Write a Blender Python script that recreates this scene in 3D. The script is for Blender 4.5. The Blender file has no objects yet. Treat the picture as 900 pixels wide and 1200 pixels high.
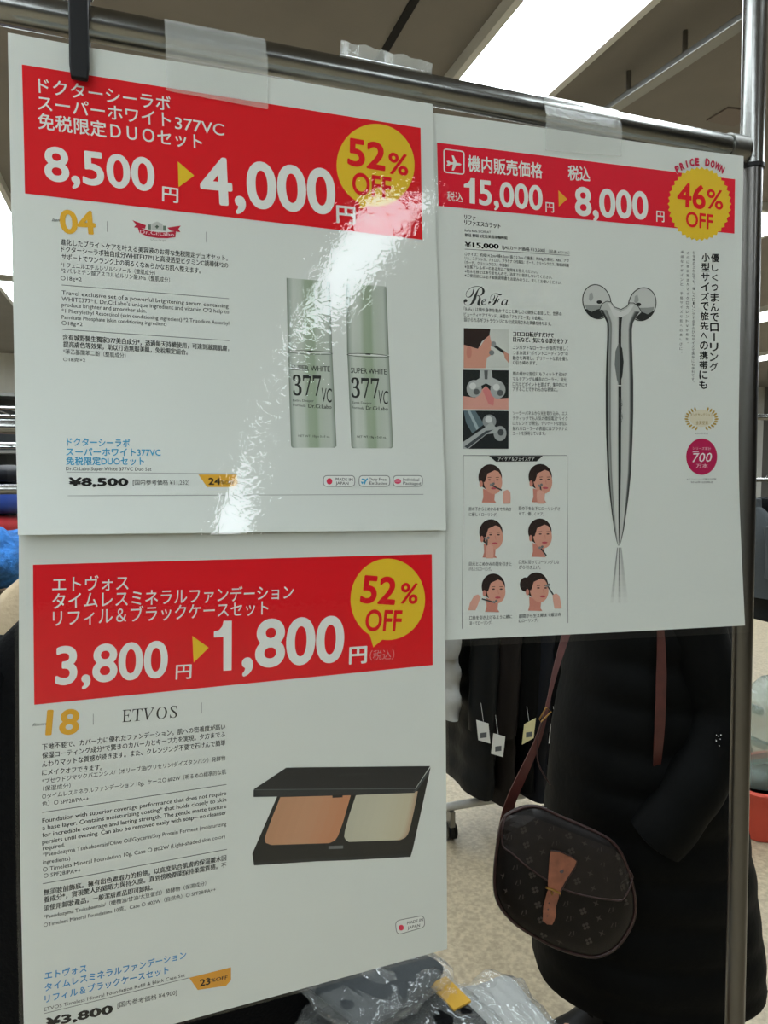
import bpy, bmesh, math, random
from mathutils import Vector, Matrix, noise
from mathutils.geometry import tessellate_polygon
random.seed(7)
S = bpy.context.scene
COL = S.collection
# ------------------------------------------------------------------ camera
FPX, CAMH = 835.0, 1.45
PITCH = math.atan(55 / FPX)
cam_d = bpy.data.cameras.new('camera'); cam = bpy.data.objects.new('camera', cam_d); COL.objects.link(cam)
cam.location = (0, 0, CAMH); cam.rotation_euler = (math.pi / 2 - PITCH, 0, 0)
cam_d.sensor_fit = 'VERTICAL'; cam_d.sensor_height = 36; cam_d.lens = FPX / 1200 * 36
cam_d.clip_start = .02; cam_d.clip_end = 60
cam_d.dof.use_dof = False
S.camera = cam
# ------------------------------------------------------------------ world, exposure
w = bpy.data.worlds.new('world'); S.world = w; w.use_nodes = True
w.node_tree.nodes['Background'].inputs[0].default_value = (.75, .8, .78, 1)
w.node_tree.nodes['Background'].inputs[1].default_value = .02
PANEL = 18.0            # radiance of the ceiling panels
S.view_settings.view_transform = 'Standard'; S.view_settings.look = 'None'
S.view_settings.gamma = 1; S.view_settings.use_curve_mapping = False
S.view_settings.exposure = -0.52
# ------------------------------------------------------------------ frames
YAW = math.radians(18.65)
D = Vector((math.cos(YAW), math.sin(YAW), 0)); A = Vector((-math.sin(YAW), math.cos(YAW), 0))
UP = Vector((0, 0, 1)); CAM = Vector((0, 0, CAMH))
_F = Vector((0, math.cos(PITCH), -math.sin(PITCH))); _U = Vector((0, math.sin(PITCH), math.cos(PITCH)))
def W(u, v, z): return D * u + A * v + UP * z
def ray(px, py): return _F + Vector((1, 0, 0)) * ((px - 450) / FPX) + _U * ((600 - py) / FPX)
def on_v(px, py, v): d = ray(px, py); return CAM + d * (v / d.dot(A))
def on_z(px, py, z): d = ray(px, py); return CAM + d * ((z - CAMH) / d.z)
def at(px, py, depth): return CAM + ray(px, py) * depth
def uvz(p): return p.dot(D), p.dot(A), p.z
def lin(h):
    h = h.lstrip('#'); r = []
    for i in (0, 2, 4):
        c = int(h[i:i + 2], 16) / 255
        r.append(c / 12.92 if c <= .04045 else ((c + .055) / 1.055) ** 2.4)
    return (r[0], r[1], r[2], 1)
# ------------------------------------------------------------------ materials
def nt(name):
    m = bpy.data.materials.new(name); m.use_nodes = True
    return m, m.node_tree.nodes, m.node_tree.links, m.node_tree.nodes['Principled BSDF']
def mat(name, col, rough=.6, metal=0, noise_amt=0, nscale=30, bump=0, bscale=60, spec=.5, sheen=0):
    m, n, l, b = nt(name); c = lin(col) if isinstance(col, str) else col
    b.inputs['Base Color'].default_value = c; b.inputs['Roughness'].default_value = rough
    b.inputs['Metallic'].default_value = metal; b.inputs['Specular IOR Level'].default_value = spec
    if sheen: b.inputs['Sheen Weight'].default_value = sheen
    tc = n.new('ShaderNodeTexCoord')
    if noise_amt:
        t = n.new('ShaderNodeTexNoise'); t.inputs['Scale'].default_value = nscale; t.inputs['Detail'].default_value = 5
        r = n.new('ShaderNodeValToRGB'); r.color_ramp.elements[0].position = .35; r.color_ramp.elements[1].position = .65
        r.color_ramp.elements[0].color = tuple(x * (1 - noise_amt) for x in c[:3]) + (1,)
        r.color_ramp.elements[1].color = tuple(min(1, x * (1 + noise_amt)) for x in c[:3]) + (1,)
        l.new(tc.outputs['Object'], t.inputs['Vector']); l.new(t.outputs['Fac'], r.inputs[0]); l.new(r.outputs[0], b.inputs['Base Color'])
    if bump:
        t2 = n.new('ShaderNodeTexNoise'); t2.inputs['Scale'].default_value = bscale; t2.inputs['Detail'].default_value = 4
        bp = n.new('ShaderNodeBump'); bp.inputs['Strength'].default_value = bump; bp.inputs['Distance'].default_value = .01
        l.new(tc.outputs['Object'], t2.inputs['Vector']); l.new(t2.outputs['Fac'], bp.inputs['Height']); l.new(bp.outputs[0], b.inputs['Normal'])
    return m
def film_mat(name, milk, milkcol, rough, bscale, bstr, bdist, ior=1.45, stretch=(1, 1, 1)):
    m = bpy.data.materials.new(name); m.use_nodes = True; n, l = m.node_tree.nodes, m.node_tree.links
    n.clear(); out = n.new('ShaderNodeOutputMaterial')
    tr = n.new('ShaderNodeBsdfTransparent'); df = n.new('ShaderNodeBsdfDiffuse'); df.inputs[0].default_value = lin(milkcol)
    gl = n.new('ShaderNodeBsdfGlossy'); gl.inputs['Roughness'].default_value = rough
    fr = n.new('ShaderNodeFresnel'); ge = n.new('ShaderNodeNewGeometry'); mm_ = n.new('ShaderNodeMath'); mm_.operation = 'MULTIPLY_ADD'
    mm_.inputs[1].default_value = 1 / ior - ior; mm_.inputs[2].default_value = ior   # same film seen from either side
    l.new(ge.outputs['Backfacing'], mm_.inputs[0]); l.new(mm_.outputs[0], fr.inputs[0])
    tc = n.new('ShaderNodeTexCoord'); mp = n.new('ShaderNodeMapping'); mp.inputs['Scale'].default_value = stretch
    t = n.new('ShaderNodeTexNoise'); t.inputs['Scale'].default_value = bscale; t.inputs['Detail'].default_value = 2.5; t.inputs['Distortion'].default_value = 1.2
    bp = n.new('ShaderNodeBump'); bp.inputs['Strength'].default_value = bstr; bp.inputs['Distance'].default_value = bdist
    m1 = n.new('ShaderNodeMixShader'); m1.inputs[0].default_value = milk; m2 = n.new('ShaderNodeMixShader')
    l.new(tc.outputs['Object'], mp.inputs[0]); l.new(mp.outputs[0], t.inputs['Vector']); l.new(t.outputs['Fac'], bp.inputs['Height'])
    l.new(bp.outputs[0], gl.inputs['Normal']); l.new(bp.outputs[0], fr.inputs['Normal'])
    l.new(tr.outputs[0], m1.inputs[1]); l.new(df.outputs[0], m1.inputs[2])
    l.new(fr.outputs[0], m2.inputs[0]); l.new(m1.outputs[0], m2.inputs[1]); l.new(gl.outputs[0], m2.inputs[2])
    l.new(m2.outputs[0], out.inputs[0])
    return m
def emit_mat(name, col, s):
    m, n, l, b = nt(name); b.inputs['Base Color'].default_value = lin(col)
    b.inputs['Emission Color'].default_value = (.91, 1.0, 1.06, 1); b.inputs['Emission Strength'].default_value = s
    return m
M = {}
M['panel'] = emit_mat('lit_diffuser', 'fafff6', PANEL)
M['ceil'] = mat('ceiling_board', '7d7871', .9, noise_amt=.04, nscale=6)
M['wall'] = mat('painted_wall', 'c9c8c0', .8, noise_amt=.03, nscale=3)
M['floor'] = mat('speckled_vinyl_floor', 'aa9c82', .4, noise_amt=.2, nscale=70)
M['chrome'] = mat('brushed_steel', '8b8c89', .24, 1, bump=.03, bscale=40)
M['dull_steel'] = mat('dull_steel', '8d8d89', .35, 1)
M['white_metal'] = mat('white_metal', 'c8c8c2', .5)
M['black_plastic'] = mat('black_plastic', '060708', .45, spec=.25)
M['groove'] = mat('dark_gap', '0c0b0a', .9)
M['paper'] = mat('white_paper', 'd6dcd6', .75, noise_amt=.01, nscale=4)
M['black_cloth'] = mat('black_quilted_cloth', '030404', .7, bump=.12, bscale=55, spec=.1)
M['black_knit'] = mat('black_wool', '040506', .85, bump=.3, bscale=220, spec=.1)
M['navy'] = mat('navy_nylon', '070b13', .6, bump=.2, bscale=40, spec=.2)
M['brown'] = mat('dark_brown_nylon', '120d0b', .6, bump=.2, bscale=40, spec=.2)
M['charcoal'] = mat('charcoal_nylon', '090c0d', .6, bump=.2, bscale=40, spec=.2)
M['midgrey'] = mat('grey_wool', '33383a', .8, bump=.2, bscale=90)
M['silver'] = mat('pale_grey_nylon', '9a9c98', .45, bump=.25, bscale=40)
M['beige'] = mat('beige_wool', 'b7a486', .85, bump=.2, bscale=120)
M['tag'] = mat('white_card', 'd5d6d0', .6)
M['tagyellow'] = mat('cream_card', 'd0c796', .6)
M['inkgrey'] = mat('printed_grey', '54585a', .7)
M['canvas'] = mat('dark_coated_canvas', '100c0a', .5, spec=.2, noise_amt=.15, nscale=60, bump=.05, bscale=400)
M['canvas_flap'] = mat('worn_coated_canvas', '1c1714', .5, spec=.25, noise_amt=.12, nscale=60, bump=.05, bscale=400)
M['motif'] = mat('faded_print_brown', '2d2620', .6)
M['leather'] = mat('tan_leather', '86513b', .42, noise_amt=.22, nscale=45, bump=.1, bscale=160)
M['dark_leather'] = mat('dark_brown_leather', '2c1512', .5, noise_amt=.15, nscale=60)
M['strap'] = mat('reddish_leather', '48201a', .5, noise_amt=.15, nscale=40)
M['brass'] = mat('brass', 'a5824a', .3, 1)
M['skin'] = mat('skin', 'c99a80', .5)
M['hair'] = mat('black_hair', '0b0908', .45)
M['white'] = mat('eye_white', 'd8d6d0', .3)
M['blue'] = mat('blue_fleece', '2f6fb5', .95, noise_amt=.3, nscale=60, bump=.8, bscale=90)
M['royal'] = mat('royal_blue_cotton', '1d3f8f', .8); M['red'] = mat('red_cotton', 'a02024', .8)
M['maroon'] = mat('maroon_cotton', '4c161d', .8); M['yellow'] = mat('yellow_cotton', 'c2962c', .8)
M['redplastic'] = mat('red_plastic', 'b8402c', .5)
M['carton'] = mat('brown_cardboard', '8a6b48', .85, noise_amt=.06, nscale=30)
M['film'] = film_mat('glossy_laminate', .006, 'd8e0d8', .012, 120, 1.0, .00008, 1.56)
M['tape'] = film_mat('clear_tape', .30, 'e6eae4', .12, 60, .25, .001)
M['polybag'] = film_mat('clear_polybag', .10, 'dfe3e0', .10, 30, .8, .008)
M['greybag'] = film_mat('milky_polybag', .45, '9fb0a4', .2, 14, .8, .02)
def ink_mat():
    m, n, l, b = nt('printing_ink'); a = n.new('ShaderNodeAttribute'); a.attribute_name = 'ink'
    l.new(a.outputs['Color'], b.inputs['Base Color']); b.inputs['Roughness'].default_value = .7; b.inputs['Specular IOR Level'].default_value = .2
    return m
M['ink'] = ink_mat()
# ------------------------------------------------------------------ object helpers
ORG = {}
def empty(name, loc, label, cat, group=None):
    o = bpy.data.objects.new(name, None); COL.objects.link(o); o.location = loc; o.empty_display_size = .05
    ORG[o.name] = Vector(loc); tag(o, label, cat, group); return o
def tag(o, label=None, cat=None, group=None, kind=None):
    if label: o['label'] = label
    if cat: o['category'] = cat
    if group: o['group'] = group
    if kind: o['kind'] = kind
    return o
def link(name, me, parent, org=None):
    o = bpy.data.objects.new(name, me); COL.objects.link(o)
    if parent is not None:
        o.parent = parent; ORG[o.name] = ORG[parent.name]
    else:
        o.location = org; ORG[o.name] = Vector(org)
    return o
class MB:
    def __init__(s): s.v = []; s.f = []; s.mi = []; s.c = 0
    def add(s, vs, fs):
        k = len(s.v); s.v += [Vector(p) for p in vs]
        for f in fs: s.f.append([i + k for i in f]); s.mi.append(s.c)
    def box(s, c, ex, ey, ez):
        c = Vector(c); p = [c + ex * a + ey * b + ez * d for a in (-1, 1) for b in (-1, 1) for d in (-1, 1)]
        s.add(p, [(0, 1, 3, 2), (4, 6, 7, 5), (0, 4, 5, 1), (2, 3, 7, 6), (0, 2, 6, 4), (1, 5, 7, 3)])
    def loft(s, rings, cap=True, closed=True):
        n = len(rings[0]); vs = [p for r in rings for p in r]; fs = []
        for i in range(len(rings) - 1):
            for j in range(n if closed else n - 1):
                k = (j + 1) % n; fs.append((i * n + j, i * n + k, (i + 1) * n + k, (i + 1) * n + j))
        if cap and closed: fs.append(tuple(range(n))[::-1]); fs.append(tuple((len(rings) - 1) * n + j for j in range(n)))
        s.add(vs, fs)
    def tube(s, pts, r, n=16, cap=True):
        pts = [Vector(p) for p in pts]; rs = r if isinstance(r, (list, tuple)) else [r] * len(pts); rings = []; prev = None
        for i, p in enumerate(pts):
            t = (pts[min(i + 1, len(pts) - 1)] - pts[max(i - 1, 0)]).normalized()
            if prev is None: a = t.orthogonal().normalized()
            else: a = (prev - t * prev.dot(t)).normalized()
            prev = a; b = t.cross(a)
            rings.append([p + (a * math.cos(q) + b * math.sin(q)) * rs[i] for q in (2 * math.pi * k / n for k in range(n))])
        s.loft(rings, cap)
    def ribbon(s, pts, ws, side, nrm, th):
        rings = []
        for i, p in enumerate(pts):
            a = side[i] if isinstance(side, list) else side
            b = nrm[i] if isinstance(nrm, list) else nrm
            h = ws[i] / 2; rings.append([p - a * h - b * th, p + a * h - b * th, p + a * h + b * th, p - a * h + b * th])
        s.loft(rings)
    def build(s, name, m, parent=None, smooth=False, org=None, bevel=0):
        o0 = ORG[parent.name] if parent is not None else (Vector(org) if org is not None else sum(s.v, Vector()) / len(s.v))
        me = bpy.data.meshes.new(name); me.from_pydata([p - o0 for p in s.v], [], s.f)
        for x in (m if isinstance(m, (list, tuple)) else [m]): me.materials.append(x)
        for p, i in zip(me.polygons, s.mi): p.material_index = i
        bm = bmesh.new(); bm.from_mesh(me); bmesh.ops.recalc_face_normals(bm, faces=bm.faces); bm.to_mesh(me); bm.free()
        o = link(name, me, parent, o0)
        if smooth:
            for p in me.polygons: p.use_smooth = True
            try: me.set_sharp_from_angle(angle=math.radians(50))
            except Exception: pass
        if bevel:
            b = o.modifiers.new('bevel', 'BEVEL'); b.width = bevel; b.segments = 3; b.limit_method = 'ANGLE'
        return o
def struct(o): o['kind'] = 'structure'; return o
# ------------------------------------------------------------------ room shell
U0, U1, V0, V1, HC = -6.5, 9.5, -6.0, 9.0, 2.70
def slab(name, u0, u1, v0, v1, z0, z1, m):
    b = MB(); b.box(W((u0 + u1) / 2, (v0 + v1) / 2, (z0 + z1) / 2), D * (u1 - u0) / 2, A * (v1 - v0) / 2, UP * (z1 - z0) / 2)
    return struct(b.build(name, m))
slab('floor', U0, U1, V0, V1, -.1, 0, M['floor'])
slab('ceiling', U0, U1, V0, V1, HC, HC + .1, M['ceil'])
slab('wall_back', U0 - .1, U1 + .1, V1, V1 + .1, 0, HC, M['wall'])
M['wall2'] = mat('darkened_unseen_wall', '5c5a56', .8)  # unseen walls toned dark to weaken laminate reflections and fill light
slab('wall_front', U0 - .1, U1 + .1, V0 - .1, V0, 0, HC, M['wall2'])
slab('wall_left', U0 - .1, U0, V0, V1, 0, HC, M['wall'])
slab('wall_right', U1, U1 + .1, V0, V1, 0, HC, M['wall2'])
slab('baseboard_back', U0, U1, V1 - .015, V1, 0, .09, M['midgrey'])
# long ceiling joint seen at the top of the photo
ju = uvz(on_z(465, 35, HC))[0]
slab('trim_1', ju - .012, ju + .012, V0, V1, HC - .004, HC, M['groove'])
# ------------------------------------------------------------------ ceiling lights
def ceiling_light(u, v, L, Wd):
    r = empty('ceiling_light', W(u, v, HC), 'bright white strip light on the ceiling in far rows', 'ceiling light', 'rows of strip lights')
    b = MB()
    for sx in (-1, 1): b.box(W(u + sx * (Wd / 2 + .012), v, HC - .02), D * .012, A * (L / 2 + .024), UP * .02)
    for sy in (-1, 1): b.box(W(u, v + sy * (L / 2 + .012), HC - .02), D * (Wd / 2), A * .012, UP * .02)
    b.build('frame', M['white_metal'], r)
    b = MB(); b.box(W(u, v, HC - .012), D * (Wd / 2), A * (L / 2), UP * .011); b.build('diffuser', M['panel'], r)
    return r
def copy_tree(o, parent=None):
    c = o.copy(); COL.objects.link(c); ORG[c.name] = ORG[o.name]
    if parent is not None: c.parent = parent
    for ch in list(o.children): copy_tree(ch, c)
    return c
pa, pb = uvz(on_z(522, 93, HC)), uvz(on_z(624, 111, HC)); pc, pd = uvz(on_z(602, 0, HC)), uvz(on_z(753, 0, HC))
print('panel uv', pa, pb, pc, pd)
LU, LW, LL = 1.126, .315, 2.42
proto = ceiling_light(LU, 1.06, LL, LW)
proto['label'] = 'large white strip light on the ceiling directly above the signs'; del proto['group']
for k in range(-3, 5):
    for j in range(-3, 3):
        if (k == 0 and j <= 0) or (k > 0 and j < 0): continue
        uu, vv = LU + 1.86 * k, 1.35 + 2.6 * j
        if not (U0 + .4 < uu < U1 - .3 and V0 + 1.3 < vv < V1 - 1.3): continue
        c = copy_tree(proto); c.location = W(uu, vv, HC)
        c['label'] = 'bright white strip light on the ceiling in far rows'; c['group'] = 'rows of strip lights'
for vv in (-2.25, -4.1):        # two shorter lights of the same row behind the viewer
    c = ceiling_light(LU, vv, 1.2, LW); c['label'] = 'short white strip light on the ceiling behind the viewer'; c['group'] = 'short strip lights'
# suspended ceiling track, top right
p0, p1 = on_z(713, 130, 2.62), on_z(871, 24, 2.62)
r = empty('ceiling_track', p1, 'grey metal track hung below the ceiling at upper right', 'track')
t = (p1 - p0).normalized(); sd = t.cross(UP).normalized()
b = MB(); b.box((p0 + p1) / 2 - t * .3, t * ((p1 - p0).length / 2 + 1.0), sd * .022, UP * .010); b.build('rail', M['dull_steel'], r, bevel=.003)
b = MB()
for k in (-.5, .18, .62, 1.3):
    q = p0.lerp(p1, k); b = MB(); b.tube([q + UP * .018, Vector((q.x, q.y, HC))], .008, 8); b.build('hanger_rod', M['dull_steel'], r, True)
q = [on_z(*p, HC) for p in ((828, 140), (853, 125), (886, 129), (860, 147))]
b = MB(); b.loft([[x - UP * .006 for x in q], [x for x in q]]); o = b.build('ceiling_hatch', mat('brown_board', '7a7069', .9)); tag(o, 'square brown access hatch in the ceiling beside the post', 'hatch')
# ------------------------------------------------------------------ sheets of the signs
VP = .692
class Sheet:
    def __init__(s, off): s.off = off
    def UZ(s, px, py):
        v = VP; d = ray(px, py)
        for _ in range(12):
            p = CAM + d * (v / d.dot(A)); v = VP - s.off(p.dot(D), p.z)
        return p.dot(D), p.z
    def P(s, u, z, lift=0): return W(u, VP - s.off(u, z) - lift, z)
    def sc(s, px, py): # metres per pixel
        a, b = s.UZ(px, py - 2), s.UZ(px, py + 2); return math.hypot(a[0] - b[0], a[1] - b[1]) / 4
_tc = {}
def glyphs(txt, bold, res=2):
    k = (txt, bold, res)
    if k not in _tc:
        c = bpy.data.curves.new('txt', 'FONT'); c.body = txt; c.size = 1; c.resolution_u = res; c.offset = bold
        o = bpy.data.objects.new('txt', c); COL.objects.link(o)
        dg = bpy.context.evaluated_depsgraph_get(); me = bpy.data.meshes.new_from_object(o.evaluated_get(dg))
        _tc[k] = ([(v.co.x, v.co.y) for v in me.vertices], [tuple(p.vertices) for p in me.polygons])
        bpy.data.objects.remove(o); bpy.data.curves.remove(c); bpy.data.meshes.remove(me)
    return _tc[k]
def cjk(t): return any(ord(ch) > 0x2e80 and ord(ch) < 0x10000 for ch in t)
class Ink:
    def __init__(s, sheet, lift=.0002): s.s = sheet; s.v = []; s.f = []; s.c = []; s.lift = lift; s.k = (1, 0, 0)
    def crop(s, scale, ox, oy): s.k = (scale, ox, oy); return s
    def px(s, p): return (p[0] / s.k[0] + s.k[1], p[1] / s.k[0] + s.k[2])
    def _add(s, uzs, faces, cols, lift):
        k = len(s.v); s.v += [s.s.P(u, z, s.lift + (lift[i] if isinstance(lift, list) else lift)) for i, (u, z) in enumerate(uzs)]
        for i, f in enumerate(faces):
            s.f.append([j + k for j in f]); s.c.append(cols[i] if isinstance(cols, list) else cols)
    def poly(s, pts, col, lift=0, fine=True):
        uz = [s.s.UZ(*s.px(p)) for p in pts]
        tri = tessellate_polygon([[Vector((a, b, 0)) for a, b in uz]])
        bm = bmesh.new(); vs = [bm.verts.new((a, b, 0)) for a, b in uz]
        for t in tri:
            try: bm.faces.new([vs[i] for i in t])
            except ValueError: pass
        for _ in range(4 if fine else 0):
            es = [e for e in bm.edges if e.calc_length() > .03]
            if not es: break
            bmesh.ops.subdivide_edges(bm, edges=es, cuts=1); bmesh.ops.triangulate(bm, faces=bm.faces)
        bm.verts.index_update()
        s._add([(v.co.x, v.co.y) for v in bm.verts], [[v.index for v in f.verts] for f in bm.faces], lin(col), lift); bm.free()
    def quadgrad(s, left, right, stops, lift=0):
        """strips between a left and a right outline (same length); stops: (t, colour)"""
        for i in range(len(left) - 1):
            for (t0, c0), (t1, c1) in zip(stops, stops[1:]):
                mix = lambda a, b, t: (a[0] + (b[0] - a[0]) * t, a[1] + (b[1] - a[1]) * t)
                n = 1 if c0 == c1 else 4; ca, cb = lin(c0), lin(c1)
                for q in range(n):
                    ta, tb = t0 + (t1 - t0) * q / n, t0 + (t1 - t0) * (q + 1) / n
                    cc = tuple(ca[j] + (cb[j] - ca[j]) * (q + .5) / n for j in range(3)) + (1,)
                    pts = [mix(left[i], right[i], ta), mix(left[i], right[i], tb), mix(left[i + 1], right[i + 1], tb), mix(left[i + 1], right[i + 1], ta)]
                    s._add([s.s.UZ(*s.px(p)) for p in pts], [(0, 1, 2, 3)], cc, lift)
    def ell(s, cx, cy, rx, ry, col, lift=0, n=40, rot=0, a0=0, a1=360, fine=True):
        cr, sr = math.cos(math.radians(rot)), math.sin(math.radians(rot)); pts = []
        for i in range(n + (a1 - a0 < 360)):
            a = math.radians(a0 + (a1 - a0) * i / n); x, y = rx * math.cos(a), -ry * math.sin(a)
            pts.append((cx + x * cr - y * sr, cy + x * sr + y * cr))
        s.poly(pts, col, lift, fine)
    def line(s, x0, y0, x1, y1, wpx, col, lift=0):
        a, b = s.px((x0, y0)), s.px((x1, y1)); L = math.hypot(b[0] - a[0], b[1] - a[1]); n = max(1, int(L / 40))
        nx, ny = -(b[1] - a[1]) / L * wpx / 2, (b[0] - a[0]) / L * wpx / 2
        for i in range(n):
            p = [(a[0] + (b[0] - a[0]) * t, a[1] + (b[1] - a[1]) * t) for t in (i / n, (i + 1) / n)]
            q = [(p[0][0] + nx, p[0][1] + ny), (p[1][0] + nx, p[1][1] + ny), (p[1][0] - nx, p[1][1] - ny), (p[0][0] - nx, p[0][1] - ny)]
            s._add([s.s.UZ(*c) for c in q], [(0, 1, 2, 3)], lin(col), lift)
    def path(s, pts, wpx, col, lift=0, closed=False):
        for a, b in zip(pts, pts[1:] + (pts[:1] if closed else [])):
            if a != b: s.line(*a, *b, wpx, col, lift)
    def text(s, txt, x0, y0, x1, y1, h, col, bold=0, lift=.0001, fit=False, ital=0):
        """centre line of the lettering from (x0,y0) to (x1,y1); h = height of the letters in photo pixels"""
        vs, fs = glyphs(txt, 0, 8 if h > 22 else 4 if h > 12 else 2)
        if not vs: return
        if bold > 0:    # heavier weight: overlapping copies of the outline, shifted all round
            n = 16 if h > 22 else 8 if h > 12 else 4 if h > 7 else 2
            v0, f0 = vs, fs; vs, fs = [], []
            for i in range(n + 1):
                q = 2 * math.pi * i / n; ox, oy = (bold * math.cos(q), bold * math.sin(q)) if i < n else (0, 0)
                k0 = len(vs); vs += [(x + ox, y + oy) for x, y in v0]; fs += [tuple(j + k0 for j in f) for f in f0]
            lay_ = [(i // len(v0)) * 5e-6 for i in range(len(vs))]
        a, b = s.px((x0, y0)), s.px((x1, y1)); A0, B0 = s.s.UZ(*a), s.s.UZ(*b)
        hm = h * s.s.sc((a[0] + b[0]) / 2, (a[1] + b[1]) / 2)
        xs = [v[0] for v in vs]; ys = [v[1] for v in vs]; xa, xb = min(xs), max(xs)
        if fit: mid, hh = (min(ys) + max(ys)) / 2, max(ys) - min(ys)
        else: mid, hh = (.385, .86) if cjk(txt) else (.364, .727)
        ex = ((B0[0] - A0[0]), (B0[1] - A0[1])); L = math.hypot(*ex); ey = (-ex[1] / L * hm / hh, ex[0] / L * hm / hh)
        uz = []
        for x, y in vs:
            tx = (x - xa) / (xb - xa) + (y - mid) * ital; ty = y - mid
            uz.append((A0[0] + ex[0] * tx + ey[0] * ty, A0[1] + ex[1] * tx + ey[1] * ty))
        s._add(uz, fs, lin(col), [lift + q for q in lay_] if bold > 0 else lift)
    def vtext(s, txt, x0, y0, x1, y1, wd, col, bold=0):
        n = len(txt)
        for i, ch in enumerate(txt):
            t = (i + .5) / n; cx, cy = x0 + (x1 - x0) * t, y0 + (y1 - y0) * t; w2 = wd / 2
            if ch in 'ー（）': s.text(ch, cx, cy - w2, cx, cy + w2, 2.2 if ch == 'ー' else 3, col, bold, fit=True)
            elif ch in '、。': s.text(ch, cx + w2 * .3, cy - w2 * .6, cx + w2, cy - w2 * .6, w2 * .6 / s.k[0], col, bold, fit=True)
            elif ch in 'しくつへりょっィュ': s.text(ch, cx - w2 * .75, cy, cx + w2 * .75, cy, wd * .8 / s.k[0], col, bold, fit=True)
            else: s.text(ch, cx - w2, cy, cx + w2, cy, wd * 1.02 / s.k[0], col, bold, fit=True)
    def rbox(s, pts, wpx, line, fill=None, rr=.18, lift=0):
        out = []
        n = len(pts)
        for i in range(n):
            p, q, r_ = pts[i - 1], pts[i], pts[(i + 1) % n]
            dm = min(math.hypot(p[0] - q[0], p[1] - q[1]), math.hypot(r_[0] - q[0], r_[1] - q[1])) * rr * 1.2
            def to(a, d): L = math.hypot(a[0] - q[0], a[1] - q[1]); return (q[0] + (a[0] - q[0]) / L * d, q[1] + (a[1] - q[1]) / L * d)
            e0, e1 = to(p, dm), to(r_, dm)
            for k in range(5):
                t = k / 4; out.append(tuple((1 - t) ** 2 * e0[j] + 2 * t * (1 - t) * q[j] + t * t * e1[j] for j in (0, 1)))
        if fill: s.poly(out, fill, lift)
        if line: s.path(out, wpx, line, lift + .00005, True)
    def build(s, name, parent):
        o0 = ORG[parent.name]; me = bpy.data.meshes.new(name); me.from_pydata([p - o0 for p in s.v], [], s.f)
        at_ = me.color_attributes.new('ink', 'FLOAT_COLOR', 'CORNER'); buf = []
        for p, c in zip(me.polygons, s.c): buf += list(c) * p.loop_total
        at_.data.foreach_set('color', buf); me.materials.append(M['ink'])
        return link(name, me, parent)
def edge(pts, t):
    """piecewise-quadratic-ish interpolation through listed pixel points"""
    n = len(pts) - 1; k = min(int(t * n), n - 1); q = t * n - k
    if n == 1: return (pts[0][0] + (pts[1][0] - pts[0][0]) * t, pts[0][1] + (pts[1][1] - pts[0][1]) * t)
    P = [pts[max(k - 1, 0)], pts[k], pts[k + 1], pts[min(k + 2, n)]]
    return tuple(.5 * (2 * P[1][j] + (P[2][j] - P[0][j]) * q + (2 * P[0][j] - 5 * P[1][j] + 4 * P[2][j] - P[3][j]) * q * q + (3 * P[1][j] - P[0][j] - 3 * P[2][j] + P[3][j]) * q ** 3) for j in (0, 1))
def coons(top, bot, left, right, n=28, m=32):
    g = []
    for i in range(m + 1):
        t = i / m; row = []
        for j in range(n + 1):
            q = j / n; a, b, c, d = edge(top, q), edge(bot, q), edge(left, t), edge(right, t)
            row.append(tuple((1 - t) * a[k] + t * b[k] + (1 - q) * c[k] + q * d[k]
                - ((1 - t) * (1 - q) * top[0][k] + (1 - t) * q * top[-1][k] + t * (1 - q) * bot[0][k] + t * q * bot[-1][k]) for k in (0, 1)))
        g.append(row)
    return g
def sheet_mesh(sh, g, l0, l1, name, m, parent):
    """a sheet with real thickness between lifts l0 (back) and l1 (front)"""
    R, Cc = len(g), len(g[0]); b = MB(); uz = [sh.UZ(*p) for row in g for p in row]; n = len(uz)
    vs = [sh.P(u, z, l1) for u, z in uz] + [sh.P(u, z, l0) for u, z in uz]; fs = []
    for i in range(R - 1):
        for j in range(Cc - 1):
            q = (i * Cc + j, (i + 1) * Cc + j, (i + 1) * Cc + j + 1, i * Cc + j + 1); fs.append(q); fs.append(tuple(x + n for x in q[::-1]))
    rim = [j for j in range(Cc)] + [i * Cc + Cc - 1 for i in range(1, R)] + [(R - 1) * Cc + j for j in range(Cc - 2, -1, -1)] + [i * Cc for i in range(R - 2, 0, -1)]
    for a, c in zip(rim, rim[1:] + rim[:1]): fs.append((a, c, c + n, a + n))
    b.add(vs, fs); return b.build(name, m, parent, True)
def film_mesh(sh, g, lift, name, m, parent):
    R, Cc = len(g), len(g[0]); b = MB(); uz = [sh.UZ(*p) for row in g for p in row]
    b.add([sh.P(u, z, lift) for u, z in uz], [(i * Cc + j, (i + 1) * Cc + j, (i + 1) * Cc + j + 1, i * Cc + j + 1) for i in range(R - 1) for j in range(Cc - 1)])
    o = b.build(name, m, parent, True)
    return o
def grow(top, bot, left, right, l, t, r, b_):
    f = lambda pts, dx, dy: [(p[0] + dx, p[1] + dy) for p in pts]
    T = f(top, 0, -t); B = f(bot, 0, b_); Lf = f(left, -l, 0); Rt = f(right, r, 0)
    T[0] = Lf[0] = (top[0][0] - l, top[0][1] - t); T[-1] = Rt[0] = (top[-1][0] + r, top[-1][1] - t)
    B[0] = Lf[-1] = (bot[0][0] - l, bot[0][1] + b_); B[-1] = Rt[-1] = (bot[-1][0] + r, bot[-1][1] + b_)
    return coons(T, B, Lf, Rt)
zt = CAMH + .36
def o1(u, z):       # the sheet bows out towards its lower left
    t = max((zt - z) / .40, 0)
    return .006 + .0121 * t ** 3 - .0807 * (u - .279) * t ** 3
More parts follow.
